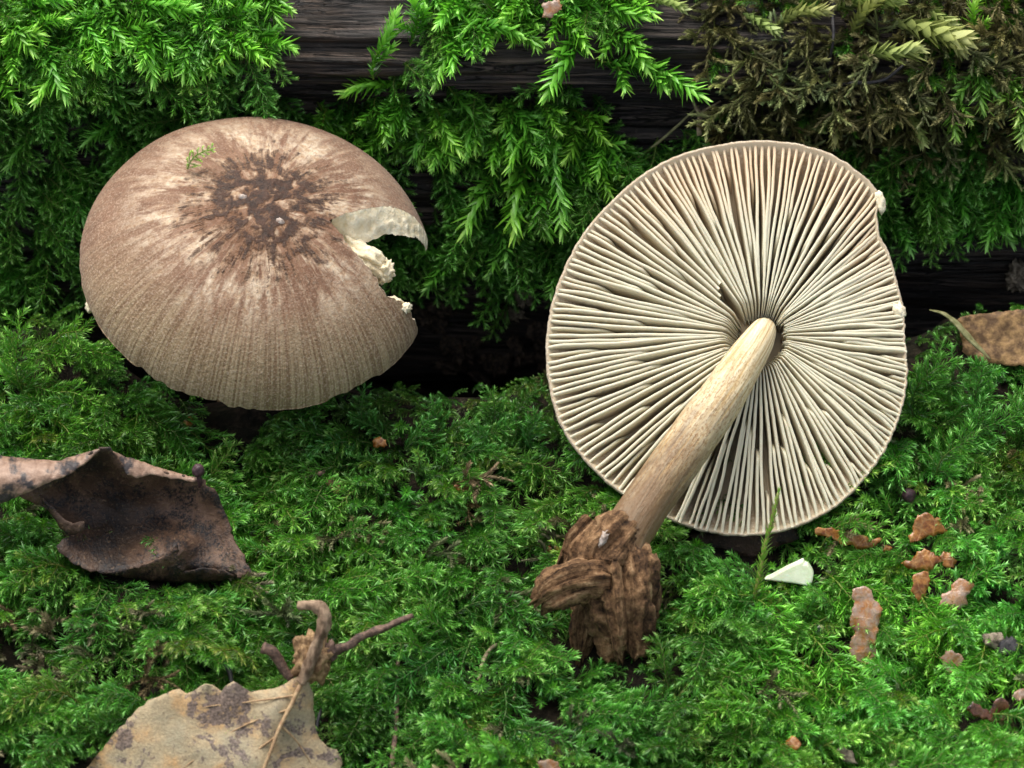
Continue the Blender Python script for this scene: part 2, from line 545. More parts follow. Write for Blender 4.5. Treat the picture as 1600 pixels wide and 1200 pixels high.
def mat_brown_leaf():
    m = M('dark_rotting_leaf')
    pp = m.attr('pp').outputs['Vector']
    n1 = m.noise(pp, scale=1 / 38.0, detail=7, rough=0.68); n2 = m.noise(pp, scale=1 / 5.0, detail=3); n3 = m.noise(pp, scale=1 / 110.0, detail=4)
    c = m.ramp(n3, [(0.36, (0.030, 0.017, 0.010)), (0.5, (0.078, 0.043, 0.026)), (0.62, (0.18, 0.105, 0.068))])
    c = m.mix(m.math('MULTIPLY', m.ramp(n1, [(0.45, 0.0), (0.55, 1.0)]), m.ramp(n2, [(0.4, 0.25), (0.55, 1.0)])), c, (0.007, 0.007, 0.009))
    c = m.mix(m.ramp(n2, [(0.58, 0.0), (0.7, 0.5)]), c, (0.22, 0.14, 0.08))
    v = m.n('ShaderNodeTexVoronoi', {'feature': 'DISTANCE_TO_EDGE'}, Scale=1 / 17.0); m.set(v, 'Vector', pp)
    net = m.ramp(v.outputs['Distance'], [(0.01, 1.0), (0.05, 0.0)])
    c = m.mix(m.math('MULTIPLY', net, m.ramp(n3, [(0.45, 0.0), (0.6, 0.25)])), c, (0.20, 0.12, 0.06))
    return m.bsdf(c, 0.55, 0.4, m.bump(m.math('ADD', m.math('ADD', n1, m.math('MULTIPLY', n2, 0.5)), m.math('MULTIPLY', net, 0.05)), 5, 0.9), trans=0.06)


def mat_leaf_back():
    m = M('brown_leaf_outside')
    pp = m.attr('pp').outputs['Vector']
    n1 = m.noise(pp, scale=1 / 45.0, detail=6, rough=0.62); n2 = m.noise(pp, scale=1 / 9.0, detail=4)
    c = m.ramp(n2, [(0.3, (0.19, 0.11, 0.07)), (0.7, (0.36, 0.24, 0.17))])
    c = m.mix(m.ramp(n1, [(0.50, 0.0), (0.58, 0.92)]), c, (0.022, 0.022, 0.026))
    return m.bsdf(c, 0.5, 0.45, m.bump(n2, 3, 0.7))


def mat_beige_leaf():
    m = M('pale_dry_leaf')
    pp = m.attr('pp').outputs['Vector']
    n1 = m.noise(pp, scale=1 / 75.0, detail=7, rough=0.66, dist=0.9); n2 = m.noise(pp, scale=1 / 4.0, detail=3)
    n3 = m.noise(pp, scale=1 / 60.0, detail=4); n4 = m.noise(pp, scale=1 / 14.0, detail=5, rough=0.68)
    v = m.n('ShaderNodeTexVoronoi', {'feature': 'DISTANCE_TO_EDGE'}, Scale=1 / 13.0); m.set(v, 'Vector', pp)
    net = m.ramp(v.outputs['Distance'], [(0.01, 1.0), (0.06, 0.0)])
    c = m.ramp(n3, [(0.36, (0.36, 0.31, 0.20)), (0.5, (0.45, 0.35, 0.205)), (0.62, (0.50, 0.31, 0.14))])
    c = m.mix(m.ramp(n2, [(0.40, 0.45), (0.6, 0.0)]), c, (0.24, 0.185, 0.11))
    c = m.mix(m.math('MULTIPLY', net, 0.14), c, (0.27, 0.19, 0.11))
    blot = m.ramp(m.math('ADD', m.math('MULTIPLY', n1, 0.7), m.math('MULTIPLY', n4, 0.3)), [(0.525, 0.0), (0.555, 0.9)])
    c = m.mix(blot, c, m.mix(m.ramp(n2, [(0.38, 0.0), (0.62, 1.0)]), (0.075, 0.055, 0.05), (0.22, 0.165, 0.14)))
    c = m.mix(m.ramp(n4, [(0.60, 0.0), (0.70, 0.6)]), c, (0.17, 0.11, 0.06))
    h = m.math('ADD', m.math('ADD', n4, m.math('MULTIPLY', n2, 0.4)), m.math('MULTIPLY', net, -0.06))
    return m.bsdf(c, 0.6, 0.35, m.bump(h, 3, 0.7), trans=0.1)


def mat_simple(name, a, b, px=12.0, rough=0.55, bump=3.0, stretch=None, coat=0.0, sss=0.0, trans=0.0, spec=0.4):
    m = M(name)
    co = m.obj()
    n1 = m.noise(m.scale(co, stretch) if stretch else co, px=px, detail=6, rough=0.65)
    n2 = m.noise(co, px=px * 4, detail=3)
    f = m.math('ADD', m.math('MULTIPLY', n1, 0.65), m.math('MULTIPLY', n2, 0.35))
    c = m.mix(m.ramp(f, [(0.41, 0.0), (0.59, 1.0)]), a, b)
    return m.bsdf(c, rough, spec, m.bump(n1, bump, 0.8), sss=sss, rpx=8, coat=coat, trans=trans)


def mat_scale(name, a, b, vein, gloss=0.3, trans=0.3):
    m = M(name)
    pp = m.attr('pp').outputs['Vector']
    n1 = m.noise(pp, scale=1 / 14.0, detail=5, rough=0.65); n2 = m.noise(pp, scale=1 / 3.0, detail=3)
    v = m.n('ShaderNodeTexVoronoi', {'feature': 'DISTANCE_TO_EDGE'}, Scale=1 / 15.0)
    m.set(v, 'Vector', m.scale(pp, (1.0, 0.6, 1.0)))
    vl = m.ramp(v.outputs['Distance'], [(0.02, 1.0), (0.07, 0.0)])
    c = m.mix(m.ramp(n1, [(0.38, 0.0), (0.62, 1.0)]), a, b)
    c = m.mix(m.math('MULTIPLY', vl, 0.3), c, vein)
    h = m.math('ADD', m.math('ADD', n1, m.math('MULTIPLY', n2, 0.3)), m.math('MULTIPLY', vl, 0.15))
    return m.bsdf(c, m.ramp(n1, [(0.3, 0.15), (0.7, 0.4)]), 0.6, m.bump(h, 2.2, 0.7), trans=trans, coat=gloss)


def mat_water():
    m = M('water_drop')
    b = m.t.nodes.new('ShaderNodeBsdfGlass'); b.inputs['IOR'].default_value = 1.33; b.inputs['Roughness'].default_value = 0.0
    m.t.links.new(b.outputs[0], m.out.inputs[0])
    return m.m


MT = dict(moss=mat_moss(), mstem=mat_moss_stem(), wither=mat_withered(), golden=mat_golden(), log=mat_log(), soil=mat_soil(),
          cap=mat_cap(), flesh=mat_flesh(), gill=mat_gill(), under=mat_underside(), cuticle=mat_cuticle(), stem=mat_stem(),
          rotten=mat_rotten(), bleaf=mat_brown_leaf(), lback=mat_leaf_back(), pleaf=mat_beige_leaf(), water=mat_water(),
          scale=mat_scale('bud_scale', (0.24, 0.075, 0.014), (0.60, 0.27, 0.065), (0.66, 0.42, 0.18), 0.6, 0.4),
          scale_dark=mat_scale('dark_bud_scale', (0.035, 0.012, 0.006), (0.15, 0.055, 0.025), (0.2, 0.1, 0.05), 0.4, 0.1),
          scale_pale=mat_scale('pale_bud_scale', (0.46, 0.19, 0.05), (0.48, 0.35, 0.27), (0.6, 0.40, 0.2), 0.5, 0.3),
          white=mat_simple('pale_sliver', (0.66, 0.74, 0.50), (0.84, 0.88, 0.70), 20, 0.5, 1.5, sss=0.4),
          twig=mat_simple('twig_bark', (0.055, 0.033, 0.024), (0.19, 0.115, 0.08), 7, 0.65, 4),
          black=mat_simple('black_rootlet', (0.012, 0.012, 0.016), (0.04, 0.036, 0.036), 7, 0.5, 3),
          paletwig=mat_simple('pale_twig', (0.20, 0.15, 0.09), (0.45, 0.36, 0.23), 7, 0.65, 3),
          gall=mat_simple('woody_cupule', (0.14, 0.075, 0.03), (0.42, 0.27, 0.13), 9, 0.65, 6),
          crumb=mat_simple('grey_crumb', (0.10, 0.08, 0.055), (0.34, 0.28, 0.20), 8, 0.85, 6),
          vein=mat_simple('leaf_vein', (0.27, 0.16, 0.08), (0.46, 0.32, 0.17), 8, 0.6, 2),
          petiole=mat_simple('leaf_stalk', (0.11, 0.065, 0.036), (0.36, 0.25, 0.16), 8, 0.7, 5, (1.0, 0.4, 0.4)),
          tanleaf=mat_simple('tan_leaf', (0.12, 0.065, 0.028), (0.40, 0.24, 0.10), 14, 0.6, 4, trans=0.1),
          blade=mat_simple('green_tan_blade', (0.17, 0.17, 0.06), (0.34, 0.33, 0.16), 12, 0.5, 3, trans=0.15),
          gran=mat_simple('pale_granule', (0.26, 0.20, 0.16), (0.48, 0.42, 0.37), 8, 0.5, 2, sss=0.3),
          humus=mat_simple('humus_clod', (0.015, 0.010, 0.007), (0.11, 0.075, 0.05), 9, 0.85, 5),
          darkcap=mat_simple('dark_purple_fungus', (0.03, 0.014, 0.018), (0.075, 0.035, 0.04), 10, 0.5, 2))


# ------------------------------------------------------------------ ground and log (pixel units first, for ray hits)
def gprofile(y):
    return np.interp(y, [-60000, -1300, -120, -10, 70, 140, 220, 330, 500, 900, 60000],
                     [-200, 0, 0, -18, -95, -230, -330, -370, -360, -300, -300])


def gshift(x):
    px = x + 800
    return 130 * np.clip((300 - px) / 200, 0, 1) + 150 * np.clip((px - 1330) / 170, 0, 1)


def ground_z(x, y):
    z = float(gprofile(y - gshift(x)))
    if abs(x) < 2500 and -2000 < y < 1200:
        z += 46 * nz(x / 270 + 3.1, y / 270, 0.3) + 24 * nz(x / 110, y / 110 + 7, 2.0) + 7 * nz(x / 40, y / 40, 5.0)
    return z


gx = np.concatenate([[-60000, -20000, -8000, -4000, -2600], np.arange(-1300, 1301, 15), [2600, 4000, 8000, 20000, 60000]])
gy = np.concatenate([[-60000, -20000, -8000, -4000, -2200], np.arange(-1350, 620, 15), [900, 1600, 4000, 8000, 20000, 60000]])
GV = [(x, y, ground_z(x, y)) for y in gy for x in gx]
nx = len(gx)
GF = [(j * nx + i, j * nx + i + 1, (j + 1) * nx + i + 1, (j + 1) * nx + i) for j in range(len(gy) - 1) for i in range(nx - 1)]
ground = obj('ground', np.array(GV) * S, GF, MT['soil'], origin=(0, 0, 0))
tag(ground, kind='structure')

lp = spline([(330, -330), (318, -120), (335, 20), (362, 110), (392, 175), (404, 240), (392, 272), (372, 300), (374, 332), (398, 366), (450, 392), (560, 418), (760, 470), (1000, 480), (1230, 400), (1350, 200), (1300, -100), (1000, -330), (600, -350)], 190)
lx = np.concatenate([[-2700, -2000, -1600], np.arange(-1300, 1301, 13), [1600, 2000, 2700]])
cen = lp.mean(axis=0)
LV = []
for x in lx:
    px = x + 800
    for k, (y, z) in enumerate(lp):
        d = np.array([y, z]) - cen; d /= np.linalg.norm(d)
        a = 30 * nz(x / 420, k * 0.11, 4.0) + 13 * fbm(x / 420 + 5, k * 0.34, 1.0, 4) + 5 * nz(x / 160, k * 0.9, 8.0)
        y2 = y + d[0] * a; z2 = z + d[1] * a
        z2 -= 0.012 * (px - 700) * (1 if z > 200 else 0)
        LV.append((x, y2, z2))
LV = np.array(LV); nl = len(lp)
LF = [(i * nl + k, i * nl + (k + 1) % nl, (i + 1) * nl + (k + 1) % nl, (i + 1) * nl + k) for i in range(len(lx) - 1) for k in range(nl)]
LF.append(tuple(range(nl))[::-1]); LF.append(tuple((len(lx) - 1) * nl + k for k in range(nl)))
log = obj('fallen_log', LV * S, LF, MT['log'], origin=(0, 0, 0))
tag(log, 'dark wet rotting log with ridged grain behind the mushrooms', 'log')
bvh_g = BVHTree.FromPolygons([Vector(v) for v in GV], GF)
bvh_l = BVHTree.FromPolygons([Vector(v) for v in LV], LF[:-2])
CAMP = Vector(D * AX[2])


def hit(px, py):
    d = (Vector(PX(px, py, 0)) - CAMP).normalized()
    best = None
    for b, nm in ((bvh_g, 'g'), (bvh_l, 'l')):
        p, n, i, ds = b.ray_cast(CAMP, d)
        if p is not None and (best is None or ds < best[3]):
            if n.dot(d) > 0:
                n = -n
            best = (p, n, nm, ds)
    return best


def wat(px, py):
    """depth (toward camera) of the ground or log under a photo pixel"""
    h = hit(px, py)
    return float(np.dot(np.array(h[0]), AX[2]))


# ------------------------------------------------------------------ moss prototypes (metres; shoot grows along +X, up is +Z)
def add_leaf(V, F, A, LFa, base, d, side, up, L, W, bend, age, fine):
    if fine:
        st = ((0.0, 0.4), (0.32, 1.0), (0.68, 0.62)); i0 = len(V)
        for u, ww in st:
            c = base + d * (L * u) + bend * (L * u * u)
            V.append(c + side * (W * ww) + up * (W * ww * 0.55)); V.append(c); V.append(c - side * (W * ww) + up * (W * ww * 0.55))
            A += [age] * 3; LFa += [u, u * 0.8, u]
        V.append(base + d * L + bend * L); A.append(age); LFa.append(1.0)
        for k in range(2):
            a = i0 + 3 * k
            F += [(a, a + 1, a + 4, a + 3), (a + 1, a + 2, a + 5, a + 4)]
        a = i0 + 6
        F += [(a, a + 1, a + 3), (a + 1, a + 2, a + 3)]
    else:
        i0 = len(V)
        c = base + d * (L * .4) + bend * (L * .16)
        V += [base, c + side * W + up * (W * .5), c, c - side * W + up * (W * .5), base + d * L + bend * L]
        A += [age] * 5; LFa += [0.0, .4, .35, .4, 1.0]
        F += [(i0, i0 + 2, i0 + 1), (i0, i0 + 3, i0 + 2), (i0 + 1, i0 + 2, i0 + 4), (i0 + 2, i0 + 3, i0 + 4)]


def axis_path(rs, length, p0, p1, wig, n):
    """arching path from the origin along +X"""
    pos = np.zeros(3); out = [pos.copy()]
    ph = rs.uniform(0, 6); yaw0 = rs.uniform(-wig, wig)
    for i in range(n - 1):
        t = i / (n - 1)
        pt = p0 + (p1 - p0) * t ** 1.2
        yw = yaw0 * t + wig * 0.5 * math.sin(ph + t * 5)
        d = np.array([math.cos(pt) * math.cos(yw), math.cos(pt) * math.sin(yw), math.sin(pt)])
        pos = pos + d * length / (n - 1); out.append(pos.copy())
    return np.array(out)


def leafy(rs, G, path, L, W, spread, spacing, fine, curl, age0, age1, taper0=0.7, bud=True, flat=0.0):
    V, F, A, LFa = G
    seg = np.linalg.norm(np.diff(path, axis=0), axis=1); cum = np.concatenate([[0], np.cumsum(seg)]); tot = cum[-1]
    s = spacing; k = 0; phi = rs.uniform(0, 6)
    while s < tot:
        t = s / tot
        i = min(np.searchsorted(cum, s) - 1, len(path) - 2); f = (s - cum[i]) / (seg[i] + 1e-9)
        p = path[i] * (1 - f) + path[i + 1] * f
        T = path[i + 1] - path[i]; T = T / (np.linalg.norm(T) + 1e-9)
        B = np.cross(np.array([0, 0, 1.0]), T); B /= np.linalg.norm(B) + 1e-9
        N = np.cross(T, B)
        phi += 2.39996 + rs.normal(0, 0.2)
        rad = B * math.cos(phi) + N * math.sin(phi) * (1 - flat)
        rad /= np.linalg.norm(rad) + 1e-9
        sp = spread * (1 - 0.55 * max(0, (t - 0.8) / 0.2)) * rs.uniform(.8, 1.2)
        d = T * math.cos(sp) + rad * math.sin(sp)
        side = np.cross(T, rad); side /= np.linalg.norm(side) + 1e-9
        up = np.cross(side, d) * -1
        if up.dot(T) < 0:
            up = -up
        sc_ = (taper0 + (1 - taper0) * min(1, t / 0.35)) * (1 - 0.35 * max(0, (t - 0.75) / 0.25)) * rs.uniform(.8, 1.15)
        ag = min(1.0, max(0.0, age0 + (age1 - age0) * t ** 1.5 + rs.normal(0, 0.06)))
        bend = (T * rs.uniform(-.1, .7) + side * rs.normal(0, .3) + rad * rs.normal(0, .25) - np.array([0, 0, 1.0]) * rs.uniform(0, .5)) * curl
        add_leaf(V, F, A, LFa, p, d, side, up, L * sc_, W * sc_, bend, ag, fine)
        s += spacing * rs.uniform(.75, 1.25); k += 1
    if bud:
        T = path[-1] - path[-2]; T /= np.linalg.norm(T)
        B = np.cross(np.array([0, 0, 1.0]), T); B /= np.linalg.norm(B) + 1e-9
        N = np.cross(T, B)
        for q in range(5):
            ph = q * 1.2566 + 0.3
            rad = B * math.cos(ph) + N * math.sin(ph)
            d = T * 0.96 + rad * 0.27; side = np.cross(T, rad)
            add_leaf(V, F, A, LFa, path[-1] - T * L * .35, d, side, -rad, L * .75, W * .85, -rad * 0.12, min(1, age1 + .1), fine)


def stem_geo(G, path, r0, r1, seg=4):
    rr = np.linspace(r0, r1, len(path))
    v, f, _ = tube_geo(path, rr, seg)
    k = len(G[0]); G[0].extend(list(v)); G[1].extend([tuple(i + k for i in t) for t in f])


def proto(kind, seed):
    rs = np.random.default_rng(seed)
    Lf = ([], [], [], []); St = ([], [])
    if kind == 'A':      # stout shoot, spreading pointed leaves
        p = axis_path(rs, rs.uniform(95, 130), R_(rs.uniform(10, 45)), R_(rs.uniform(-75, -20)), 0.6, 14)
        stem_geo(St, p, 1.7, 1.0)
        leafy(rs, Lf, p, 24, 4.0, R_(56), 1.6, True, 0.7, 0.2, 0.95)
        for q in range(rs.integers(1, 4)):
            i = rs.integers(3, 8); sd = rs.choice([-1, 1])
            b = axis_path(rs, rs.uniform(35, 60), R_(rs.uniform(-20, 20)), R_(rs.uniform(-50, -20)), 0.25, 7)
            ca, sa = math.cos(sd * 0.8), math.sin(sd * 0.8)
            b = b @ np.array([[ca, sa, 0], [-sa, ca, 0], [0, 0, 1]]) + p[i]
            stem_geo(St, b, 1.2, 0.8)
            leafy(rs, Lf, b, 20, 3.6, R_(57), 1.7, True, 0.5, 0.3, 0.98)
    elif kind == 'B':    # fine feathery frond with side branches
        L = rs.uniform(105, 150)
        p = axis_path(rs, L, R_(rs.uniform(15, 50)), R_(rs.uniform(-75, -20)), 0.6, 16)
        stem_geo(St, p, 1.5, 0.9)
        leafy(rs, Lf, p, 12.5, 1.5, R_(48), 1.3, False, 0.3, 0.25, 0.85)
        nb = int(L / 9)
        for q in range(1, nb):
            t = q / nb; i = min(int(t * 15), 14); sd = 1 if q % 2 else -1
            ln = rs.uniform(34, 58) * (1 - 0.62 * t) * min(1, 0.5 + 2 * t)
            b = axis_path(rs, ln, R_(rs.uniform(-10, 25)), R_(rs.uniform(-60, -15)), 0.3, 7)
            an = sd * rs.uniform(0.7, 1.15)
            T = p[i + 1] - p[i]; yw = math.atan2(T[1], T[0]) + an
            ca, sa = math.cos(yw), math.sin(yw)
            b = b @ np.array([[ca, sa, 0], [-sa, ca, 0], [0, 0, 1]]) + p[i]
            stem_geo(St, b, 0.9, 0.6, 3)
            leafy(rs, Lf, b, 11.5, 1.3, R_(44), 1.15, False, 0.30, 0.22 + .15 * t, 0.88 + .12 * t)
    elif kind == 'F':    # short filler tuft
        p = axis_path(rs, rs.uniform(50, 80), R_(rs.uniform(30, 65)), R_(rs.uniform(-40, 20)), 0.4, 9)
        stem_geo(St, p, 1.2, 0.8)
        leafy(rs, Lf, p, 15, 1.8, R_(50), 1.2, False, 0.35, 0.05, 0.75)
        for q in range(3):
            i = rs.integers(1, 6); an = rs.uniform(-1.3, 1.3)
            b = axis_path(rs, rs.uniform(20, 40), R_(rs.uniform(0, 40)), R_(rs.uniform(-50, 10)), 0.3, 6)
            ca, sa = math.cos(an), math.sin(an)
            b = b @ np.array([[ca, sa, 0], [-sa, ca, 0], [0, 0, 1]]) + p[i]
            leafy(rs, Lf, b, 12, 1.6, R_(48), 1.2, False, 0.35, 0.1, 0.75)
    elif kind == 'G':    # plump golden shoot, large overlapping leaves
        p = axis_path(rs, rs.uniform(80, 120), R_(rs.uniform(0, 30)), R_(rs.uniform(-35, -5)), 0.3, 10)
        stem_geo(St, p, 2.4, 1.4)
        leafy(rs, Lf, p, 40, 8.5, R_(27), 2.6, True, 0.12, 0.15, 0.95, flat=0.35)
    elif kind == 'W':    # withered, wiry, branched
        p = axis_path(rs, rs.uniform(110, 160), R_(rs.uniform(0, 35)), R_(rs.uniform(-50, 0)), 0.6, 16)
        stem_geo(St, p, 1.6, 0.9)
        leafy(rs, Lf, p, 12, 2.0, R_(34), 1.5, False, 0.2, 0.0, 0.7)
        for q in range(9):
            i = rs.integers(1, 14); an = rs.uniform(-1.3, 1.3)
            b = axis_path(rs, rs.uniform(22, 55), R_(rs.uniform(-40, 50)), R_(rs.uniform(-60, 30)), 0.6, 7)
            ca, sa = math.cos(an), math.sin(an)
            b = b @ np.array([[ca, sa, 0], [-sa, ca, 0], [0, 0, 1]]) + p[i]
            stem_geo(St, b, 0.9, 0.5, 3)
            leafy(rs, Lf, b, 12.5, 2.2, R_(32), 1.3, False, 0.15, 0.15, 1.0)
    return (np.array(St[0]) * S, St[1], np.array(Lf[0]) * S, Lf[1], np.array(Lf[2]), np.array(Lf[3]))


PROTO = {k: [proto(k, 100 * j + ord(k)) for j in range(n)] for k, n in (('A', 6), ('B', 6), ('F', 5), ('G', 4), ('W', 5))}
LEAFMAT = dict(A='moss', B='moss', F='moss', G='golden', W='wither')
SHARED = {}
for k, lst in PROTO.items():
    for j, (sv, sf, lv, lf_, ag, lo) in enumerate(lst):
        SHARED[(k, j)] = (mesh('moss_stem', sv, sf, MT['mstem']),
                          mesh('moss_leaves', lv, lf_, MT[LEAFMAT[k]], attrs={'age': ('FLOAT', ag), 'lf': ('FLOAT', lo)}))


def frame(d, up):
    d = Vector(d).normalized(); z = Vector(up); z = (z - d * z.dot(d))
    if z.length < 1e-4:
        z = Vector((0, 0, 1)).cross(d)
    z.normalize(); y = z.cross(d)
    return Matrix((d, y, z)).transposed()


def shoot(name, kind, px, py, ang, toward, s, label, cat, group, tint=(1, 1, 1), lift=10, base=None, free=False):
    """one countable shoot: stem (the thing) with its leaves as one part; ang in the picture, 0 right, -90 down"""
    h = hit(px, py)
    if h is None:
        return None
    b = (h[0] + h[1] * lift) if base is None else Vector(base)
    d = Vector(math.cos(ang) * AX[0] + math.sin(ang) * AX[1] + toward * AX[2])
    up = h[1] * 0.6 + Vector(AX[2]) * 0.5 + Vector((0, 0, 0.5)) + Vector((random.uniform(-.4, .4), random.uniform(-.4, .4), 0))
    j = random.randrange(len(PROTO[kind]))
    if base is None and not free and bare_hit(kind, j, frame(d, up), s, b):
        return None
    if base is None and covers(kind, j, frame(d, up), s, b):
        return None
    r = bpy.data.objects.new(name, SHARED[(kind, j)][0]); C.objects.link(r)
    l = bpy.data.objects.new('leaves', SHARED[(kind, j)][1]); C.objects.link(l); l.parent = r
    l['kind'] = 'stuff'
    r.matrix_world = Matrix.Translation(b * S) @ frame(d, up).to_4x4() @ Matrix.Diagonal((s, s * random.uniform(.9, 1.1), s, 1))
    for o in (r, l):
        o['tint'] = [float(c) for c in tint]
    tag(r, label, cat, group)
    return r


def scatter(name, kinds, items):
    """ground cover nobody could count: one object; its own prototypes are instanced on its own points"""
    V, F, pid, ag, lo, mi = [], [], [], [], [], []
    protos = [(k, j) for k in kinds for j in range(len(PROTO[k]))]
    mats = [MT['mstem']] + [MT[LEAFMAT[k]] for k in kinds]
    for q, (k, j) in enumerate(protos):
        sv, sf, lv, lf_, a, l = PROTO[k][j]
        o = len(V); V += list(sv); F += [tuple(i + o for i in t) for t in sf]; mi += [0] * len(sf)
        pid += [q] * len(sv); ag += [0] * len(sv); lo += [0] * len(sv)
        o = len(V); V += list(lv); F += [tuple(i + o for i in t) for t in lf_]; mi += [1 + kinds.index(k)] * len(lf_)
        pid += [q] * len(lv); ag += list(a); lo += list(l)
    n0 = len(V); n = len(items)
    rot = np.zeros((n0 + n, 3)); scl = np.ones(n0 + n); tint = np.ones((n0 + n, 4)); which = np.full(n0 + n, -1)
    for i, (pos, mat, s, t, k, j) in enumerate(items):
        V.append(np.array(pos) * S); pid.append(-1); ag.append(0); lo.append(0)
        rot[n0 + i] = mat.to_euler()[:]; scl[n0 + i] = s; tint[n0 + i, :3] = t
        which[n0 + i] = protos.index((k, j))
    me = mesh(name, V, F, None, attrs={'age': ('FLOAT', ag), 'lf': ('FLOAT', lo), 'pid': ('FLOAT', pid), 'rot': ('FLOAT_VECTOR', rot),
                                       'scl': ('FLOAT', scl), 'tint': ('FLOAT_COLOR', tint), 'which': ('FLOAT', which)})
    for m in mats:
        me.materials.append(m)
    me.polygons.foreach_set('material_index', mi)
    o = bpy.data.objects.new(name, me); C.objects.link(o)
    ng = bpy.data.node_groups.new(name, 'GeometryNodeTree')
    ng.interface.new_socket('Geometry', in_out='INPUT', socket_type='NodeSocketGeometry')
    ng.interface.new_socket('Geometry', in_out='OUTPUT', socket_type='NodeSocketGeometry')
    N = ng.nodes; Lk = ng.links.new
    gi = N.new('NodeGroupInput'); go = N.new('NodeGroupOutput'); jn = N.new('GeometryNodeJoinGeometry')

    def named(nm, ty):
        a = N.new('GeometryNodeInputNamedAttribute'); a.data_type = ty; a.inputs['Name'].default_value = nm; return a.outputs['Attribute']

    def eq(a, v):
        c = N.new('FunctionNodeCompare'); c.data_type = 'FLOAT'; c.operation = 'EQUAL'
        Lk(a, c.inputs['A']); c.inputs['B'].default_value = v; c.inputs['Epsilon'].default_value = 0.1
        return c.outputs[0]
    apid = named('pid', 'FLOAT'); awh = named('which', 'FLOAT'); asc = named('scl', 'FLOAT')
    e2r = N.new('FunctionNodeEulerToRotation'); Lk(named('rot', 'FLOAT_VECTOR'), e2r.inputs[0])
    sp0 = N.new('GeometryNodeSeparateGeometry'); Lk(gi.outputs[0], sp0.inputs[0]); Lk(eq(apid, -1.0), sp0.inputs[1])
    for q in range(len(protos)):
        sp = N.new('GeometryNodeSeparateGeometry'); Lk(gi.outputs[0], sp.inputs[0]); Lk(eq(apid, float(q)), sp.inputs[1])
        g2 = N.new('GeometryNodeGeometryToInstance'); Lk(sp.outputs[0], g2.inputs[0])
        ip = N.new('GeometryNodeInstanceOnPoints')
        Lk(sp0.outputs[0], ip.inputs['Points']); Lk(eq(awh, float(q)), ip.inputs['Selection']); Lk(g2.outputs[0], ip.inputs['Instance'])
        Lk(e2r.outputs[0], ip.inputs['Rotation']); Lk(asc, ip.inputs['Scale'])
        Lk(ip.outputs[0], jn.inputs[0])
    Lk(jn.outputs[0], go.inputs[0])
    md = o.modifiers.new('scatter', 'NODES'); md.node_group = ng
    tag(o, kind='stuff')
    return o


# ------------------------------------------------------------------ upright mushroom (cap seen from above)
def local_frame(px, py, wd, tilt, side=0.0):
    """cap frame: origin on the photo ray, x to the right, z the cap axis leaning `tilt` from the view axis toward picture-up"""
    o = PX(px, py, wd)
    n = math.sin(tilt) * AX[1] + math.cos(tilt) * AX[2] + side * AX[0]; n /= np.linalg.norm(n)
    e1 = AX[0] - n * n[0]; e1 /= np.linalg.norm(e1); e2 = np.cross(n, e1)
    return o, e1, e2, n


o0, e1, e2, en = local_frame(402, 414, 90, R_(35.5), 0.13)
RC = 272.0
HC = 150.0


def capz(r, th):
    q = r / RC
    z = HC * max(0.0, 1 - min(q, 1.0) ** 2.3) ** 0.60 + 3 * math.exp(-(q / .3) ** 2)
    x, y = r * math.cos(th), r * math.sin(th)
    z += 3.2 * fbm(x / 26, y / 26, 3.0, 3) * max(0, 1 - q * 1.8) + 4 * nz(x / 120, y / 120, 1.0) * q
    z += 0.25 * math.sin(th * 118) * max(0, (q - .72) / .28) * max(0, -math.sin(th))
    dx, dy = x + 70, y - 120                                  # small pit where the moss sprig lies
    z -= 9 * math.exp(-(dx * dx + dy * dy) / 420)
    return z


def cap1_w(x, y):
    return o0 + x * e1 + y * e2 + capz(math.hypot(x, y), math.atan2(y, x)) * en


def cap_inv(px, py):
    """cap-plane position under a photo pixel (nearest surface point by relaxation)"""
    x, y = px - 402.0, (420 - py) * 1.1
    for _ in range(40):
        q = cap1_w(x, y); k = D / (D - q.dot(AX[2]))
        x += (px - (800 + q[0] * k)) * .6; y += ((600 - q.dot(AX[1]) * k) - py) * .6
        rr = math.hypot(x, y)
        if rr > RC:
            x *= RC / rr; y *= RC / rr
    return x, y


def edge_fn(pix):
    ps = sorted((math.hypot(*cap_inv(*p)), math.atan2(*reversed(cap_inv(*p)))) for p in pix)
    return [p[0] for p in ps], [p[1] for p in ps]


UPE = edge_fn([(517, 343), (540, 333), (570, 326), (600, 322), (630, 328), (648, 340), (664, 362)])
LOE = edge_fn([(517, 347), (540, 378), (560, 402), (578, 420), (592, 445), (602, 460), (622, 471), (636, 480)])
RN = max(UPE[0][0], LOE[0][0])
TN = (UPE[1][0] + LOE[1][0]) / 2


def up_th(r):
    return float(np.interp(r, [RN - 1] + UPE[0], [TN] + UPE[1]))


def lo_th(r):
    return float(np.interp(r, [RN - 1] + LOE[0], [TN] + LOE[1]))


def rim(th):
    return RC * (1 + 0.006 * nz(math.cos(th) * 2, math.sin(th) * 2, 7) + 0.004 * nz(math.cos(th) * 14, math.sin(th) * 14, 3))


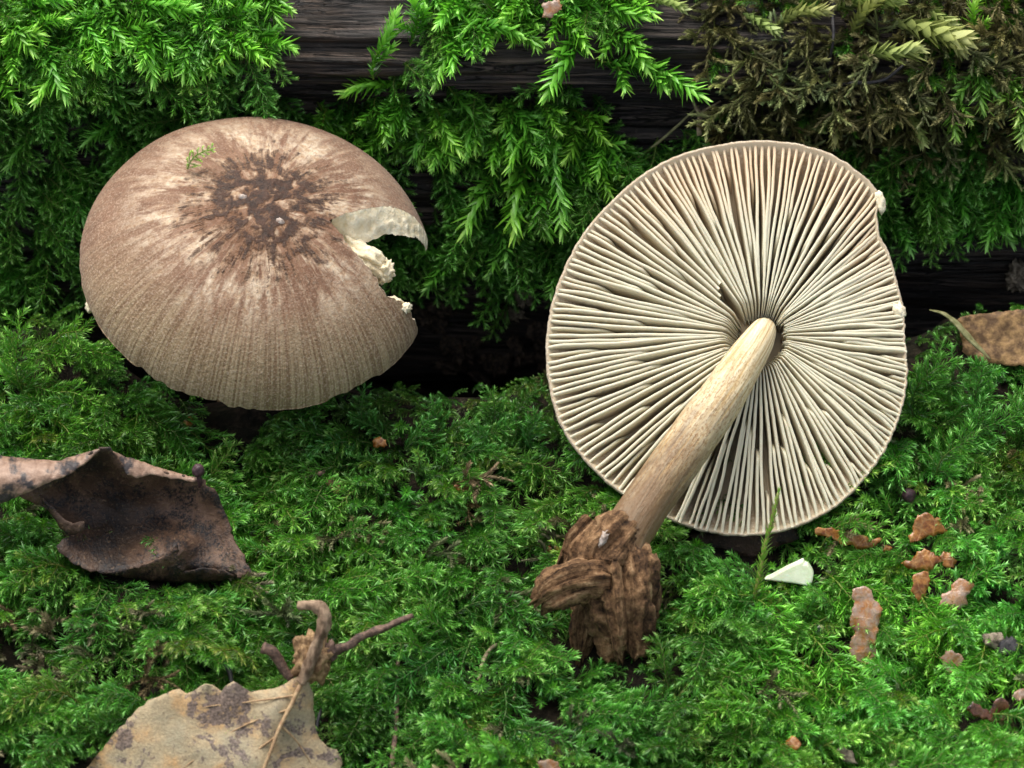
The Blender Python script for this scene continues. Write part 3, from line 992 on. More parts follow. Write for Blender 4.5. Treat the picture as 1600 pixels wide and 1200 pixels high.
NT, NR = 560, 96
top, bot, pol = [], [], []
for i in range(NR + 1):
    q = math.sin(i / NR * math.pi / 2) ** .85 if i < NR else 1.0
    for j in range(NT + 1):
        s = j / NT
        r0 = RC * q
        a, b = up_th(r0), 2 * math.pi + lo_th(r0)
        jag = (0.022 * nz(r0 / 9, 3.0) + 0.02 * nz(r0 / 3.5, 9.0)) if r0 > RN + 2 else 0
        jag2 = (0.03 * nz(r0 / 8, 13.0) + 0.02 * nz(r0 / 3.5, 19.0)) if r0 > RN + 2 else 0
        th = a + jag * (1 - s) ** 6 + (b + jag2 * s ** 6 - a) * s
        r = rim(th) * q
        z = capz(r, th)
        th_k = 9 + 34 * (1 - q) ** 0.7
        top.append((r * math.cos(th), r * math.sin(th), z)); pol.append((math.cos(th), math.sin(th), r / RC))
        bot.append((r * math.cos(th) * (1 - 0.03 * q), r * math.sin(th) * (1 - 0.03 * q), z - th_k))
W1 = NT + 1


def cap_world(p, fr=(o0, e1, e2, en)):
    p = np.asarray(p, float)
    return (fr[0] + p[:, :1] * fr[1] + p[:, 1:2] * fr[2] + p[:, 2:3] * fr[3]) * S


nt = len(top)
F = []
for i in range(NR):
    for j in range(NT):
        a, b, c, d = i * W1 + j, i * W1 + j + 1, (i + 1) * W1 + j + 1, (i + 1) * W1 + j
        F.append((d, c, b, a)); F.append((a + nt, b + nt, c + nt, d + nt))
for j in range(NT):
    a, b = NR * W1 + j, NR * W1 + j + 1
    F.append((b, a, a + nt, b + nt))
base_pt = PX(402, 414, 90) - en * 420
m1 = empty('mushroom', base_pt * S)
tag(m1, 'mushroom standing upright with brown velvety cap and a wedge torn from its edge', 'mushroom')
cap1 = obj('cap', cap_world(top + bot), F, MT['cap'], m1, attrs={'pol': ('FLOAT_VECTOR', pol + pol)})
# torn faces of the wedge
for s_j, sgn in ((0, 1), (NT, -1)):
    V, F = [], []
    rows = [i for i in range(NR + 1) if RC * math.sin(i / NR * math.pi / 2) ** .85 > RN]
    K = 14
    for i in rows:
        pt, pb = np.array(top[i * W1 + s_j]), np.array(bot[i * W1 + s_j])
        rad = pt[:2] / np.linalg.norm(pt[:2]); tang = np.array([rad[1], -rad[0], 0]) * sgn
        for k in range(K):
            f = k / (K - 1)
            qi = math.sin(i / NR * math.pi / 2) ** .85
            wall = (1.2 - .45 * min(1, max(0, (qi - .6) / .3))) if sgn > 0 else 1.0
            p = pt * (1 - f * wall) + pb * f * wall
            p = p + tang * ((38 * f ** .8 * (1 - .6 * max(0, (qi - .85) / .15)) if sgn > 0 else 5 * math.sin(f * math.pi)) * min(1, (i - rows[0]) / 9) + (4 * fbm(i * .12, f * 1.6, s_j, 4)) * f ** .5 + 0.3)
            p[2] += 4 * fbm(i * .2 + 7, f * 2.5, s_j, 4) * math.sin(f * math.pi)
            V.append(p)
    for a in range(len(rows) - 1):
        for k in range(K - 1):
            i0 = a * K + k
            F.append((i0, i0 + 1, i0 + K + 1, i0 + K) if sgn > 0 else (i0 + K, i0 + K + 1, i0 + 1, i0))
    obj('torn_edge', cap_world(V), F, MT['flesh'], cap1)
# its gills around the torn wedge
for k in range(24):
    th = UPE[1][4] + R_(2 + 4.6 * k) if k < 17 else LOE[1][-1] - R_(3 + 4.6 * (k - 17))
    V, F = [], []
    for i in range(14):
        r = 60 + (RC * .96 - 60) * i / 13
        z = capz(r, th) - 8 - 34 * (1 - r / RC) ** .7
        dp = 34 * math.sin(math.pi * min(1, (i + .6) / 13.4)) ** .6 + 2
        for dz, tt in ((2, -1.6), (-dp, -1.2), (-dp, 1.2), (2, 1.6)):
            V.append((r * math.cos(th) - tt * math.sin(th), r * math.sin(th) + tt * math.cos(th), z + dz))
    for i in range(13):
        for q in range(3):
            a = i * 4 + q
            F.append((a, a + 1, a + 5, a + 4))
    F.append((0, 1, 2, 3)); F.append((52, 55, 54, 53))
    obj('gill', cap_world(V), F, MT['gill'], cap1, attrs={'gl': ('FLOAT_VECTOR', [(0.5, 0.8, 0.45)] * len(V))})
# stem hidden below the cap
path = np.array([PX(402, 414, 90) + en * z for z in np.linspace(125, -440, 14)])
Vt, Ft, At = tube_geo(path, np.interp(np.linspace(0, 1, 14), [0, .3, 1], [30, 33, 38]), 18, 0.06)
obj('stem', Vt * S, Ft, MT['stem'], m1, attrs={'along': ('FLOAT_VECTOR', At)})


def lump(name, px, py, wd, size, mat, parent=None, rough=0.35, freq=1.6, seed=0.0, rot=0.0, sub=3, origin=None):
    """uneven lump with half-extents size=(a, b, c) px in picture-right, picture-up, toward-camera"""
    import bmesh
    bm = bmesh.new(); bmesh.ops.create_icosphere(bm, subdivisions=sub, radius=1.0)
    ca, sa = math.cos(rot), math.sin(rot); o = PX(px, py, wd); V = []
    for v in bm.verts:
        c = v.co; d = 1 + rough * fbm(c.x * freq + seed, c.y * freq, c.z * freq, 4)
        a, b, t = c.x * size[0] * d, c.y * size[1] * d, c.z * size[2] * d
        V.append((o + (a * ca - b * sa) * AX[0] + (a * sa + b * ca) * AX[1] + t * AX[2]) * S)
    F = [tuple(v.index for v in f.verts) for f in bm.faces]
    n = len(V); bm.free()
    return obj(name, V, F, mat, parent, attrs={'along': ('FLOAT_VECTOR', np.zeros((n, 3)))}, origin=origin)


# torn crumb of flesh, small ragged bits
lump('flesh_crumb', 572, 404, 160, (40, 19, 20), MT['flesh'], cap1, .45, 2.2, 1.0, R_(-32), 4)
lump('flesh_crumb', 600, 424, 158, (15, 17, 15), MT['flesh'], cap1, .6, 2.4, 2.0, R_(-10), 4)
lump('flesh_crumb', 618, 470, 170, (11, 6, 8), MT['flesh'], cap1, .5, 2.0, 5.0, R_(-20))
lump('flesh_crumb', 634, 481, 172, (9, 7, 7), MT['flesh'], cap1, .7, 2.4, 7.0, R_(30))
lump('flesh_crumb', 140, 480, 120, (7, 9, 7), MT['flesh'], cap1, .5, 2.0, 3.0)
lump('flesh_crumb', 597, 357, 90, (12, 10, 9), MT['flesh'], cap1, .3, 1.5, 9.0)
for px, py in ((379, 309), (437, 347)):
    # pale granule on the disc, placed on the cap surface under that pixel
    best = cap_inv(px, py)
    q = cap1_w(*best); wd = q.dot(AX[2])
    lump('pale_granule', px, py, wd - 2, (7, 6, 3.5), MT['gran'], cap1, .3, 1.5, px * .1)
# moss sprig lying on the cap
q = cap1_w(*cap_inv(293, 268))
sp_ = shoot('moss_sprig', 'B', 300, 250, R_(38), .25, .42, 'tiny bright green moss sprig lying on the brown cap', 'moss', None, (2.2, 1.7, 1.2), base=tuple(q + en * 5))

# ------------------------------------------------------------------ plucked mushroom leaning back, gills toward the camera
TILT = R_(15)
oC, f1, f2, fn = local_frame(1190, 523, 205, TILT)
FR2 = (oC, f1, f2, fn)
OUT = [(1418, 590), (1414, 530), (1411, 480), (1398, 425), (1390, 395), (1374, 368), (1370, 335), (1376, 305), (1360, 283), (1330, 258), (1290, 236), (1240, 223), (1180, 219), (1120, 226), (1060, 242),
       (1010, 268), (960, 310), (920, 352), (886, 410), (863, 470), (853, 530), (857, 600), (869, 650), (889, 690), (920, 727), (957, 762), (1000, 790), (1040, 809), (1085, 827), (1150, 838), (1200, 835),
       (1260, 818), (1310, 790), (1350, 750), (1385, 700), (1408, 645)]


def ray_plane(px, py, o, n):
    c = D * AX[2]; d = PX(px, py, 0) - c
    return c + d * ((o - c).dot(n) / d.dot(n))


pa, pr = [], []
for x, y in OUT:
    q = ray_plane(x, y, oC, fn) - oC
    pa.append(math.atan2(q.dot(f2), q.dot(f1)) % (2 * math.pi)); pr.append(np.hypot(q.dot(f1), q.dot(f2)))
od = np.argsort(pa); pa = np.array(pa)[od]; pr = np.array(pr)[od]
pa = np.concatenate([pa - 2 * math.pi, pa, pa + 2 * math.pi]); pr = np.tile(pr, 3)


def rout(th):
    return float(np.interp(th % (2 * math.pi), pa, pr))


def rag(th):
    rg = max(0.0, math.cos(th - R_(5))) ** 4
    return rout(th) * (1 + rg * (.014 * nz(math.cos(th) * 22, math.sin(th) * 22, 8) + .008 * nz(math.cos(th) * 60, math.sin(th) * 60, 9)) + .004 * nz(math.cos(th) * 26, math.sin(th) * 26, 2) + .003 * nz(math.cos(th) * 70, math.sin(th) * 70, 5))


def c_out(q, th):
    return -88 * (1 - q ** 2.3) - 1


def c_in(q, th):
    return c_out(q, th) + 36 * (1 - q) - 15 * q ** 5 * (1 - q ** 18)


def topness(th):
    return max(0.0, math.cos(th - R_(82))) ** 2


def c_edge(q, th):
    full = 9 * math.sin(math.pi * min(1, q * .85 + .1)) - 4 * (1 - q) + 1
    t = min(1, max(0, (1 - q) / .035)); t = t * t * (3 - 2 * t)
    near = min(1, max(0, (q - 0.085) / 0.10)); near = near * near * (3 - 2 * near)
    lo = c_in(q, th)
    full -= 7 * topness(th) * min(1, max(0, (q - .68) / .3))
    return lo + (full - lo) * (0.55 + 0.45 * t) * (0.06 + 0.94 * near)


m2 = empty('mushroom', PX(960, 1030, 400) * S)
tag(m2, 'plucked mushroom lying back with pale gills showing and wood clod on its stem', 'mushroom')
# cap shell
NT2, NR2 = 420, 30
V, F = [], []
for lay in (0, 1):
    for i in range(NR2 + 1):
        q = i / NR2
        for j in range(NT2):
            th = 2 * math.pi * j / NT2
            r = rag(th) * q
            if lay == 0:
                c = c_in(q, th) + (2 if i == NR2 else 0); r *= (1 - .012 * q)
            else:
                c = c_out(q, th) + 3 * fbm(math.cos(th) * q * 4, math.sin(th) * q * 4, 3.0, 3) * q
            V.append((r * math.cos(th), r * math.sin(th), c))
n1 = (NR2 + 1) * NT2
Fi, Fo = [], []
for i in range(NR2):
    for j in range(NT2):
        k = (j + 1) % NT2
        a, b, c, d = i * NT2 + j, i * NT2 + k, (i + 1) * NT2 + k, (i + 1) * NT2 + j
        Fi.append((a, d, c, b)); Fo.append((a + n1, b + n1, c + n1, d + n1))
for j in range(NT2):
    k = (j + 1) % NT2
    Fo.append((NR2 * NT2 + j, NR2 * NT2 + j + n1, NR2 * NT2 + k + n1, NR2 * NT2 + k))
cap2 = obj('cap', cap_world(V, FR2), Fi + Fo, MT['under'], m2)
cap2.data.materials.append(MT['cuticle'])
cap2.data.polygons.foreach_set('material_index', [0] * len(Fi) + [1] * len(Fo))
# gills, each a part
NF = 92
thl = []
for k in range(2 * NF):
    t0 = 2 * math.pi * (k + random.uniform(-.13, .13)) / (2 * NF)
    lev = 0 if k % 2 == 0 else (1 if (k // 2) % 2 == 0 else 2)
    if lev == 2 and random.random() < .25:
        lev = 1
    thl.append((t0 + .010 * math.sin(t0 * 5), lev))
for th0, lev in thl:
    Rm = rout(th0)
    if lev == 0:
        ra = 34 + random.uniform(-2, 5)
        if R_(128) < th0 < R_(139):
            ra = 88 + random.uniform(-8, 14)          # nibbled gap
    elif lev == 1:
        ra = Rm * random.choice((.26, .34, .42, .52)) * random.uniform(.9, 1.1)
    else:
        ra = Rm * random.uniform(.58, .86)
    n = 34 if lev == 0 else 24 if lev == 1 else 12
    right = max(0, math.cos(th0 - R_(-10))) ** 3
    ph = random.uniform(0, 6); am = random.uniform(.3, 2.0) + .6 * right; wl = random.uniform(130, 240)
    lean = random.uniform(-.04, .04)
    V, F, G = [], [], []
    for i in range(n):
        u = i / (n - 1); r = ra + (Rm * .994 - ra) * u; q = r / Rm
        spc = 2 * math.pi * r / NF
        te = min(2.35, .31 * spc) * (1.0 if lev < 2 else .85)
        wob = am * math.sin(r / wl * 6.28 + ph) * min(1, max(0, (q - .25) / .4)) + 2.6 * right * math.sin(r / 17 + ph * 2) * max(0, (q - .8) / .2) + 1.1 * math.sin(r / 13 + ph * 3) * max(0, (q - .78) / .22) + .5 * nz(r / 9, th0 * 20)
        ci, ce = c_in(q, th0) - 2, c_edge(q, th0) + .55 * nz(r / 4.0, th0 * 40) + .8 * nz(r / 25, th0 * 9)
        if lev > 0:
            s_ = min(1, u / (.22 if lev == 1 else .4)); ce = ci + (ce - ci) * (.04 + .96 * math.sin(s_ * math.pi / 2)) * (.97 if lev == 1 else .86)
        tb = te * 1.15
        off = lean * (ce - ci)
        for dy, c, hh in ((-tb, ci, 0), (-te * 1.02 + off * .5, (ci + ce) / 2, .5), (-te * .95 + off, ce - 1.0, .95), (-te * .75 + off, ce, 1), (te * .75 + off, ce, 1), (te * .95 + off, ce - 1.0, .95), (te * 1.02 + off * .5, (ci + ce) / 2, .5), (tb, ci, 0)):
            y = dy + wob
            V.append((r * math.cos(th0) - y * math.sin(th0), r * math.sin(th0) + y * math.cos(th0), c))
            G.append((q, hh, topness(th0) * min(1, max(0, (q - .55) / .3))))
    for i in range(n - 1):
        for k in range(7):
            a = i * 8 + k
            F.append((a, a + 1, a + 9, a + 8))
    F.append(tuple(range(8))); F.append(tuple((n - 1) * 8 + k for k in range(7, -1, -1)))
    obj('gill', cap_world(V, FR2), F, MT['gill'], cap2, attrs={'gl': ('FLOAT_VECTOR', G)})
# stem
sp2 = [(1195, 512, 160), (1190, 522, 205), (1172, 552, 242), (1126, 622, 300), (1072, 698, 345), (1016, 778, 385), (985, 825, 405), (968, 858, 415)]
stem2 = tube('stem', sp2, [16, 21, 26, 32, 36, 36, 35, 36, 39], MT['stem'], m2, 50, 40, .05, 3.0, 1.0, .012)


# clod of rotten wood gripped by the stem base
def clod(pts, rad, seed, rough=.55, flat=1.0, n=40, seg=44, groove=.0):
    q = spline([PX(*p) for p in pts], n)
    rr = np.interp(np.linspace(0, 1, n), np.linspace(0, 1, len(rad)), rad)
    V, F, A = tube_geo(q, rr, seg, 0.0, seed, flat)
    m = n * seg
    for i in range(m):
        L, ca, sa = A[i]
        c = q[i // seg]
        g = rough * fbm(ca * 2.2 + seed, sa * 2.2, L * .018 + seed, 5) + groove * (fbm(ca * 5 + seed, sa * 5, L * .004, 3)) + .12 * fbm(ca * 6, sa * 6 + seed, L * .12, 3)
        V[i] = c + (V[i] - c) * (1 + g)
        if i // seg > n - 5:      # splintered end
            V[i] += (q[-1] - q[-2]) / np.linalg.norm(q[-1] - q[-2]) * 46 * fbm(ca * 4 + seed * 2, sa * 4, seed, 3)
    return V * S, F, A


def clod_part(name, *a, **k):
    V, F, A = clod(*a, **k)
    return obj(name, V, F, MT['rotten'], clods, attrs={'along': ('FLOAT_VECTOR', A)})


clods = m2
clod_part('stem_base', [(985, 822, 405), (962, 848, 415), (945, 868, 415), (955, 892, 412)], [35, 42, 46, 34], 3.0, rough=.45)
clods = clod_part('wood_clod', [(962, 858, 408), (968, 890, 416), (974, 950, 416), (980, 1020, 402)], [40, 50, 44, 27], 11.0, rough=.2, groove=.8)
clod_part('wood_splinter', [(935, 905, 400), (915, 960, 395), (905, 1032, 385)], [24, 22, 9], 21.0, rough=.3, groove=.7, n=26, seg=26)
clod_part('wood_splinter', [(1004, 870, 415), (1016, 920, 420), (1016, 990, 418)], [22, 18, 9], 31.0, rough=.4, groove=.5, n=26, seg=24)
clod_part('wood_chip', [(945, 905, 440), (905, 908, 452), (868, 922, 448), (846, 940, 438)], [26, 30, 28, 14], 41.0, rough=.3, groove=.5, n=30, seg=30)
clod_part('wood_chip', [(925, 812, 405), (900, 845, 410), (885, 878, 408)], [12, 17, 13], 51.0, rough=.5, groove=.4, n=22, seg=20)
lump('mould_spot', 943, 842, 462, (5, 11, 3), MT['gran'], m2, .7, 2.4, 2.0, R_(-25))
# torn nubs of the cap edge
w_at = lambda x, y: float(np.dot(ray_plane(x, y, oC, fn), AX[2]))
lump('flesh_crumb', 1376, 316, w_at(1376, 316), (8, 18, 5), MT['flesh'], cap2, .35, 1.6, 3.0, R_(8))
lump('flesh_crumb', 1405, 487, w_at(1405, 487), (9, 13, 4), MT['flesh'], cap2, .55, 2.2, 5.0, R_(20))

# ------------------------------------------------------------------ dead leaves
W0 = wat(220, 860) + 45
lf1 = empty('curled_leaf', P(220, 880, W0))
tag(lf1, 'dark brown curled dead leaf with black mottling lying on the moss', 'leaf')


def rel(lst, w0):
    return [(x, y, w0 + d) for x, y, d in lst]


face = rel([(26, 776, 20), (70, 755, 34), (110, 738, 44), (135, 718, 54), (155, 702, 66), (172, 702, 64), (186, 722, 52), (200, 738, 44), (215, 744, 40), (235, 738, 34), (265, 742, 28), (300, 748, 26), (320, 751, 30), (322, 764, 28),
            (334, 766, 30), (350, 800, 18), (368, 850, 26), (385, 880, 36), (398, 896, 42), (384, 899, 38), (372, 905, 44), (365, 894, 36), (348, 890, 30), (325, 886, 26), (300, 888, 24), (285, 893, 44), (276, 852, 62), (262, 866, 55),
            (235, 878, 52), (200, 889, 46), (165, 896, 46), (135, 890, 40), (105, 872, 34), (88, 855, 32), (98, 842, 30), (112, 840, 18), (98, 820, 10), (75, 795, 10), (45, 782, 14)], W0)
bld = sheet('leaf_blade', face, rel([(150, 780, -34), (220, 800, -36), (300, 810, -18), (120, 830, -10), (200, 850, -6), (270, 830, -8), (330, 850, 2), (100, 770, -6), (250, 770, -22), (165, 740, 0)], W0), 9, 3.0, MT['bleaf'], lf1, 5.0, 22, 5.0, 1.0)
roll = rel([(-60, 700, -30), (0, 711, 0), (40, 716, 10), (90, 720, 26), (130, 708, 48), (155, 701, 67), (140, 716, 66), (110, 739, 60), (70, 757, 48), (26, 777, 34), (0, 788, 20), (-60, 800, -10)], W0)
sheet('rolled_edge', roll, rel([(20, 745, 48), (-20, 750, 34), (70, 736, 54), (110, 724, 58)], W0), 9, 3.0, MT['lback'], bld, 2.0, 26, 1.5, 2.0)
hem = rel([(186, 722, 50), (172, 703, 62), (190, 711, 44), (225, 722, 30), (255, 733, 24), (290, 742, 22), (318, 750, 26), (300, 752, 30), (262, 745, 32), (236, 741, 38), (214, 747, 44), (200, 741, 48)], W0)
sheet('rolled_edge', hem, rel([(215, 733, 48), (250, 739, 38)], W0), 6, 2.5, MT['lback'], bld, 2.0, 12, 2.0, 3.0)
flap = rel([(165, 896, 47), (200, 890, 47), (235, 879, 53), (262, 867, 57), (277, 850, 64), (286, 895, 44), (320, 888, 28), (350, 892, 32), (368, 900, 38), (350, 907, 18), (300, 912, 8), (240, 908, 14), (195, 902, 30)], W0)
sheet('turned_hem', flap, rel([(262, 888, 40), (240, 895, 34)], W0), 7, 2.5, MT['bleaf'], bld, 2.0, 14, 1.5, 4.0)
tear = rel([(60, 772, 18), (80, 790, 22), (100, 812, 30), (115, 818, 34), (133, 814, 38), (131, 828, 36), (118, 836, 26), (104, 836, 20), (84, 812, 14)], W0)
sheet('torn_flap', tear, rel([(108, 824, 34)], W0), 6, 2.0, MT['bleaf'], bld, 2.0, 10, 2.0, 5.0)

W1_ = wat(330, 1130) + 60
lf2 = empty('dry_leaf', P(330, 1180, W1_))
tag(lf2, 'pale beige dry leaf with grey blotches and a curled stalk on the moss', 'leaf')
bl = rel([(479, 1050, 12), (455, 1062, 10), (430, 1076, 8), (405, 1077, 4), (392, 1081, 8), (378, 1072, 16), (364, 1066, 20), (352, 1072, 14), (345, 1080, 6), (334, 1070, 12), (322, 1068, 14), (305, 1078, 8), (290, 1085, 4), (278, 1077, 4), (262, 1081, 0),
          (240, 1092, -4), (215, 1106, -6), (195, 1130, -8), (175, 1150, -8), (150, 1182, -8), (125, 1215, -6), (95, 1262, 0), (105, 1330, 6), (200, 1390, 20), (330, 1420, 40), (450, 1360, 30), (530, 1260, 6), (534, 1185, -8), (526, 1172, -14), (512, 1166, -6),
          (500, 1155, -8), (494, 1140, -12), (490, 1108, -8), (486, 1075, 2)], W1_)
bld2 = sheet('leaf_blade', bl, rel([(430, 1130, 24), (380, 1130, 10), (300, 1150, 14), (250, 1150, 4), (400, 1200, 30), (300, 1250, 22), (460, 1180, 4), (360, 1095, 14), (200, 1230, 4), (440, 1090, 20)], W1_), 11, 3.0, MT['pleaf'], lf2, 4.0, 40, 3.0, 6.0)
vr = [2.6, 2.4, 2.0, 1.4]
tube('vein', rel([(478, 1052, 15), (458, 1095, 23), (436, 1140, 29), (415, 1195, 33), (385, 1270, 33), (350, 1360, 40)], W1_), [4, 3.2, 2.8, 2.2, 1.4], MT['vein'], bld2, 30, 8, .25)
for a in ([(452, 1108, 25), (410, 1122, 18), (360, 1145, 14), (300, 1190, 19), (240, 1240, 15)], [(462, 1086, 22), (425, 1092, 20), (380, 1098, 14), (320, 1105, 10), (260, 1125, 3)], [(432, 1150, 29), (380, 1190, 22), (320, 1250, 24)], [(440, 1135, 28), (465, 1160, 14), (490, 1200, 2)]):
    tube('vein', rel([(x, y, d - 2) for x, y, d in a], W1_), [1.8, 1.4, 1.0, .4], MT['vein'], bld2, 26, 6, .3)
tube('stalk', rel([(470, 1066, 16), (479, 1048, 20), (489, 1022, 28), (500, 996, 36), (507, 972, 40), (503, 955, 42), (490, 946, 40), (466, 946, 34)], W1_), [8, 9, 8, 8, 8.5, 9, 9, 8, 6], MT['petiole'], lf2, 60, 16, .4, 2.0)

# cupule with its twig, behind the stalk
cu = empty('bud_cupule', P(488, 1055, W1_ - 10))
tag(cu, 'wrinkled tan cupule on a thin twig behind the curled leaf stalk', 'seed cup')
lump('cup', 487, 1028, W1_ - 4, (28, 35, 26), MT['gall'], cu, .45, 2.6, 4.0, R_(-12), 4)
lump('cup_neck', 516, 1018, W1_ - 6, (9, 15, 10), MT['twig'], cu, .5, 2.4, 6.0, R_(10))
tube('twig', rel([(513, 1022, -6), (540, 1010, -6), (575, 990, -12), (612, 976, -22), (645, 962, -36)], W1_), [7, 6, 5.5, 5, 3.5], MT['twig'], cu, 50, 12, .5)
st = tube('broken_twig', rel([(456, 1060, -10), (440, 1040, -6), (428, 1020, -2), (410, 1012, 2)], W1_), [7, 7, 8, 8, 9], MT['twig'], None, 18, 12, .2)
tag(st, 'short broken brown twig stub beside the tan cupule', 'twig')

# ------------------------------------------------------------------ thin twigs, rootlets, strands
def on(px, py, lift):
    return (px, py, wat(px, py) + lift)


def twig(name, pts, rad, mat, label, cat='twig', n=30, rough=.2, seg=8):
    o = tube(name, pts, rad, MT[mat], None, n, seg, rough)
    return tag(o, label, cat)


twig('rootlet', [on(622, 1028, 45), on(620, 1080, 48), on(619, 1130, 50), on(612, 1200, 46)], [2.6, 3.4, 3.2, 4.2], 'twig', 'thin dark brown upright rootlet standing in the moss right of the pale leaf')
twig('rootlet', [on(328, 1003, 40), on(345, 1030, 46), on(358, 1048, 50), on(363, 1072, 46)], [2, 3.5, 3.5, 3], 'black', 'short black rootlet above the edge of the pale leaf')
twig('rootlet', [on(502, 1108, 40), on(497, 1125, 42), on(494, 1150, 40)], [2, 2.5, 2], 'black', 'tiny black rootlet at the right edge of the pale leaf')
twig('rootlet', [on(795, 1002, 42), on(772, 1010, 46), on(756, 1030, 48), on(748, 1062, 42)], [1.6, 3, 3.2, 2.2], 'paletwig', 'small bent tan rootlet poking from the moss left of the wood clod')
twig('rootlet', [on(438, 748, 46), on(478, 745, 50), on(500, 740, 52), on(508, 736, 50)], [1, 2.2, 4, 2], 'twig', 'thin reddish-brown stalk by the brown flake on the moss')
q = wat(1090, 175)
tw = twig('bare_twig', [(1074, 134, q + 30), (1084, 160, q + 34), (1092, 180, q + 36), (1093, 212, q + 34)], [1.5, 2.5, 4, 4], 'paletwig', 'small pale forked twig on the log above the gilled cap', rough=.4)
tube('side_twig', [(1091, 180, q + 36), (1105, 170, q + 36), (1126, 158, q + 34)], [2.6, 2, 1.6], MT['paletwig'], tw, 14, 8, .3)
for a, nm in (([(1340, 20), (1305, 0), (1302, 60), (1296, 100)], 0), ([(1420, 95), (1380, 125), (1330, 130), (1290, 138), (1240, 160)], 1)):
    qq = [on(x, y, 42) for x, y in a]
    twig('dark_stem', qq, [2.5, 3, 2.5, 2], 'black', ('thin blackish moss stem standing on top of the log among golden shoots', 'thin blackish moss stem lying across the withered moss')[nm], 'twig', rough=.5)
twig('green_stem', [on(1092, 165, 30), on(1060, 195, 40), on(1020, 230, 44), on(985, 255, 40)], [1.5, 2.2, 2.4, 2], 'blade', 'thin green moss stem slanting down the log beside the gilled cap', 'moss')

# tall moss stalk in front of the gilled cap
pts = [(1216, 770, 395), (1206, 815, 392), (1196, 850, 388), (1185, 905, 392), (1172, 950, on(1172, 950, 40)[2]), (1150, 985, on(1150, 985, 40)[2]), (1100, 1040, on(1100, 1040, 36)[2]), (1060, 1090, on(1060, 1090, 30)[2])]
stalk = tube('moss_stalk', pts, [2, 3, 3, 3, 3, 2.6, 2.4], MT['mstem'], None, 44, 8, .2)
stalk['tint'] = [1.6, 1.2, 1.2]
tag(stalk, 'tall thin olive moss stalk rising in front of the gilled cap', 'moss')
rs = np.random.default_rng(5); Gv = ([], [], [], [])
qq = spline([PX(*p) for p in pts], 60)[::-1]
leafy(rs, Gv, qq, 18, 3.0, R_(34), 1.7, False, .1, .35, .75, bud=False)
lv = obj('leaves', np.array(Gv[0]) * S, Gv[1], MT['moss'], stalk, attrs={'age': ('FLOAT', Gv[2]), 'lf': ('FLOAT', Gv[3])})
lv['kind'] = 'stuff'; lv['tint'] = [1.7, 1.05, 1.3]

# ------------------------------------------------------------------ white sliver, bud scales, crumbs
q = wat(1235, 900) + 62
sl = empty('flesh_sliver', P(1235, 915, q - 10)); tag(sl, 'white wedge-shaped sliver of mushroom flesh on the moss below the gills', 'fragment')
front_ = [(1193, 906), (1208, 899), (1228, 888), (1250, 878), (1255, 875), (1256, 881), (1262, 882), (1268, 891), (1271, 898), (1269, 911), (1262, 916), (1240, 912), (1215, 909)]
V = [PX(x, y, q + 4) for x, y in front_] + [PX(x + 1, y - 5, q - 16) for x, y in front_]
n = len(front_)
o = obj('wedge', np.array(V) * S, [tuple(range(n))[::-1], tuple(range(n, 2 * n))] + [(i, (i + 1) % n, (i + 1) % n + n, i + n) for i in range(n)], MT['white'], sl, smooth=False)
bv = o.modifiers.new('bevel', 'BEVEL'); bv.width = 4 * S; bv.segments = 2

GS = 'brown bud scales scattered on the moss'


def flake(name, outl, cup, mat, label, cat='bud scale', lift=52, group=None, thick=1.3, seed=0.0, step=5, tiltw=0.0):
    cx = sum(p[0] for p in outl) / len(outl); cy = sum(p[1] for p in outl) / len(outl)
    w0 = wat(cx, cy) + lift
    rr = max(math.hypot(x - cx, y - cy) for x, y in outl)
    ol = [(x, y, w0 + tiltw * (cy - y) + .25 * (x - cx) * math.sin(seed * 2.3) + 6 * nz(x / 30, y / 30, seed)) for x, y in outl]
    inn = [(cx, cy, w0 + cup * .35), (cx + rr * .3, cy + rr * .15, w0 + cup * .5), (cx - rr * .3, cy - rr * .1, w0 - cup * .2)]
    o = sheet(name, ol, inn, step, thick, MT[mat], None, 2.6, 19, 4.5, seed)
    return tag(o, label, cat, group)


flake('bud_scale', [(1332, 922), (1345, 916), (1356, 918), (1362, 930), (1372, 940), (1378, 950), (1379, 962), (1373, 978), (1368, 1000), (1368, 1030), (1360, 1040), (1345, 1039), (1332, 1030), (1325, 1014), (1332, 1000), (1336, 985), (1327, 975), (1329, 962), (1333, 950)],
      14, 'scale_pale', 'large upright brown bud scale with greyish wrinkled middle on the moss', lift=66, seed=3)
flake('bud_scale', [(1272, 826), (1290, 824), (1305, 826), (1320, 833), (1336, 826), (1338, 836), (1350, 836), (1362, 842), (1378, 838), (1377, 846), (1362, 856), (1345, 860), (1330, 852), (1316, 850), (1300, 840), (1280, 838)],
      10, 'scale', 'long ragged orange-brown scale below the edge of the gilled cap', lift=58, seed=5)
flake('bud_scale', [(1420, 848), (1425, 826), (1434, 804), (1444, 800), (1458, 804), (1470, 814), (1482, 834), (1466, 834), (1448, 838), (1436, 846)],
      12, 'scale', 'pointed translucent amber scale standing on the moss', lift=60, seed=7)
flake('bud_scale', [(1407, 880), (1424, 874), (1436, 862), (1446, 858), (1460, 864), (1472, 876), (1462, 882), (1458, 890), (1440, 892), (1424, 888)],
      14, 'scale', 'folded orange-brown scale touching a smaller pointed one', lift=60, seed=9)
flake('bud_scale', [(1466, 872), (1476, 862), (1488, 864), (1494, 876), (1490, 888), (1478, 884)], 8, 'scale', 'small rounded tan scale beside the folded one', lift=58, seed=11)
flake('bud_scale', [(1425, 906), (1432, 894), (1444, 892), (1453, 900), (1452, 920), (1444, 936), (1437, 942), (1430, 932), (1424, 918)], 10, 'scale', 'narrow pointed scale with pale veins hanging below the folded one', lift=60, seed=13)
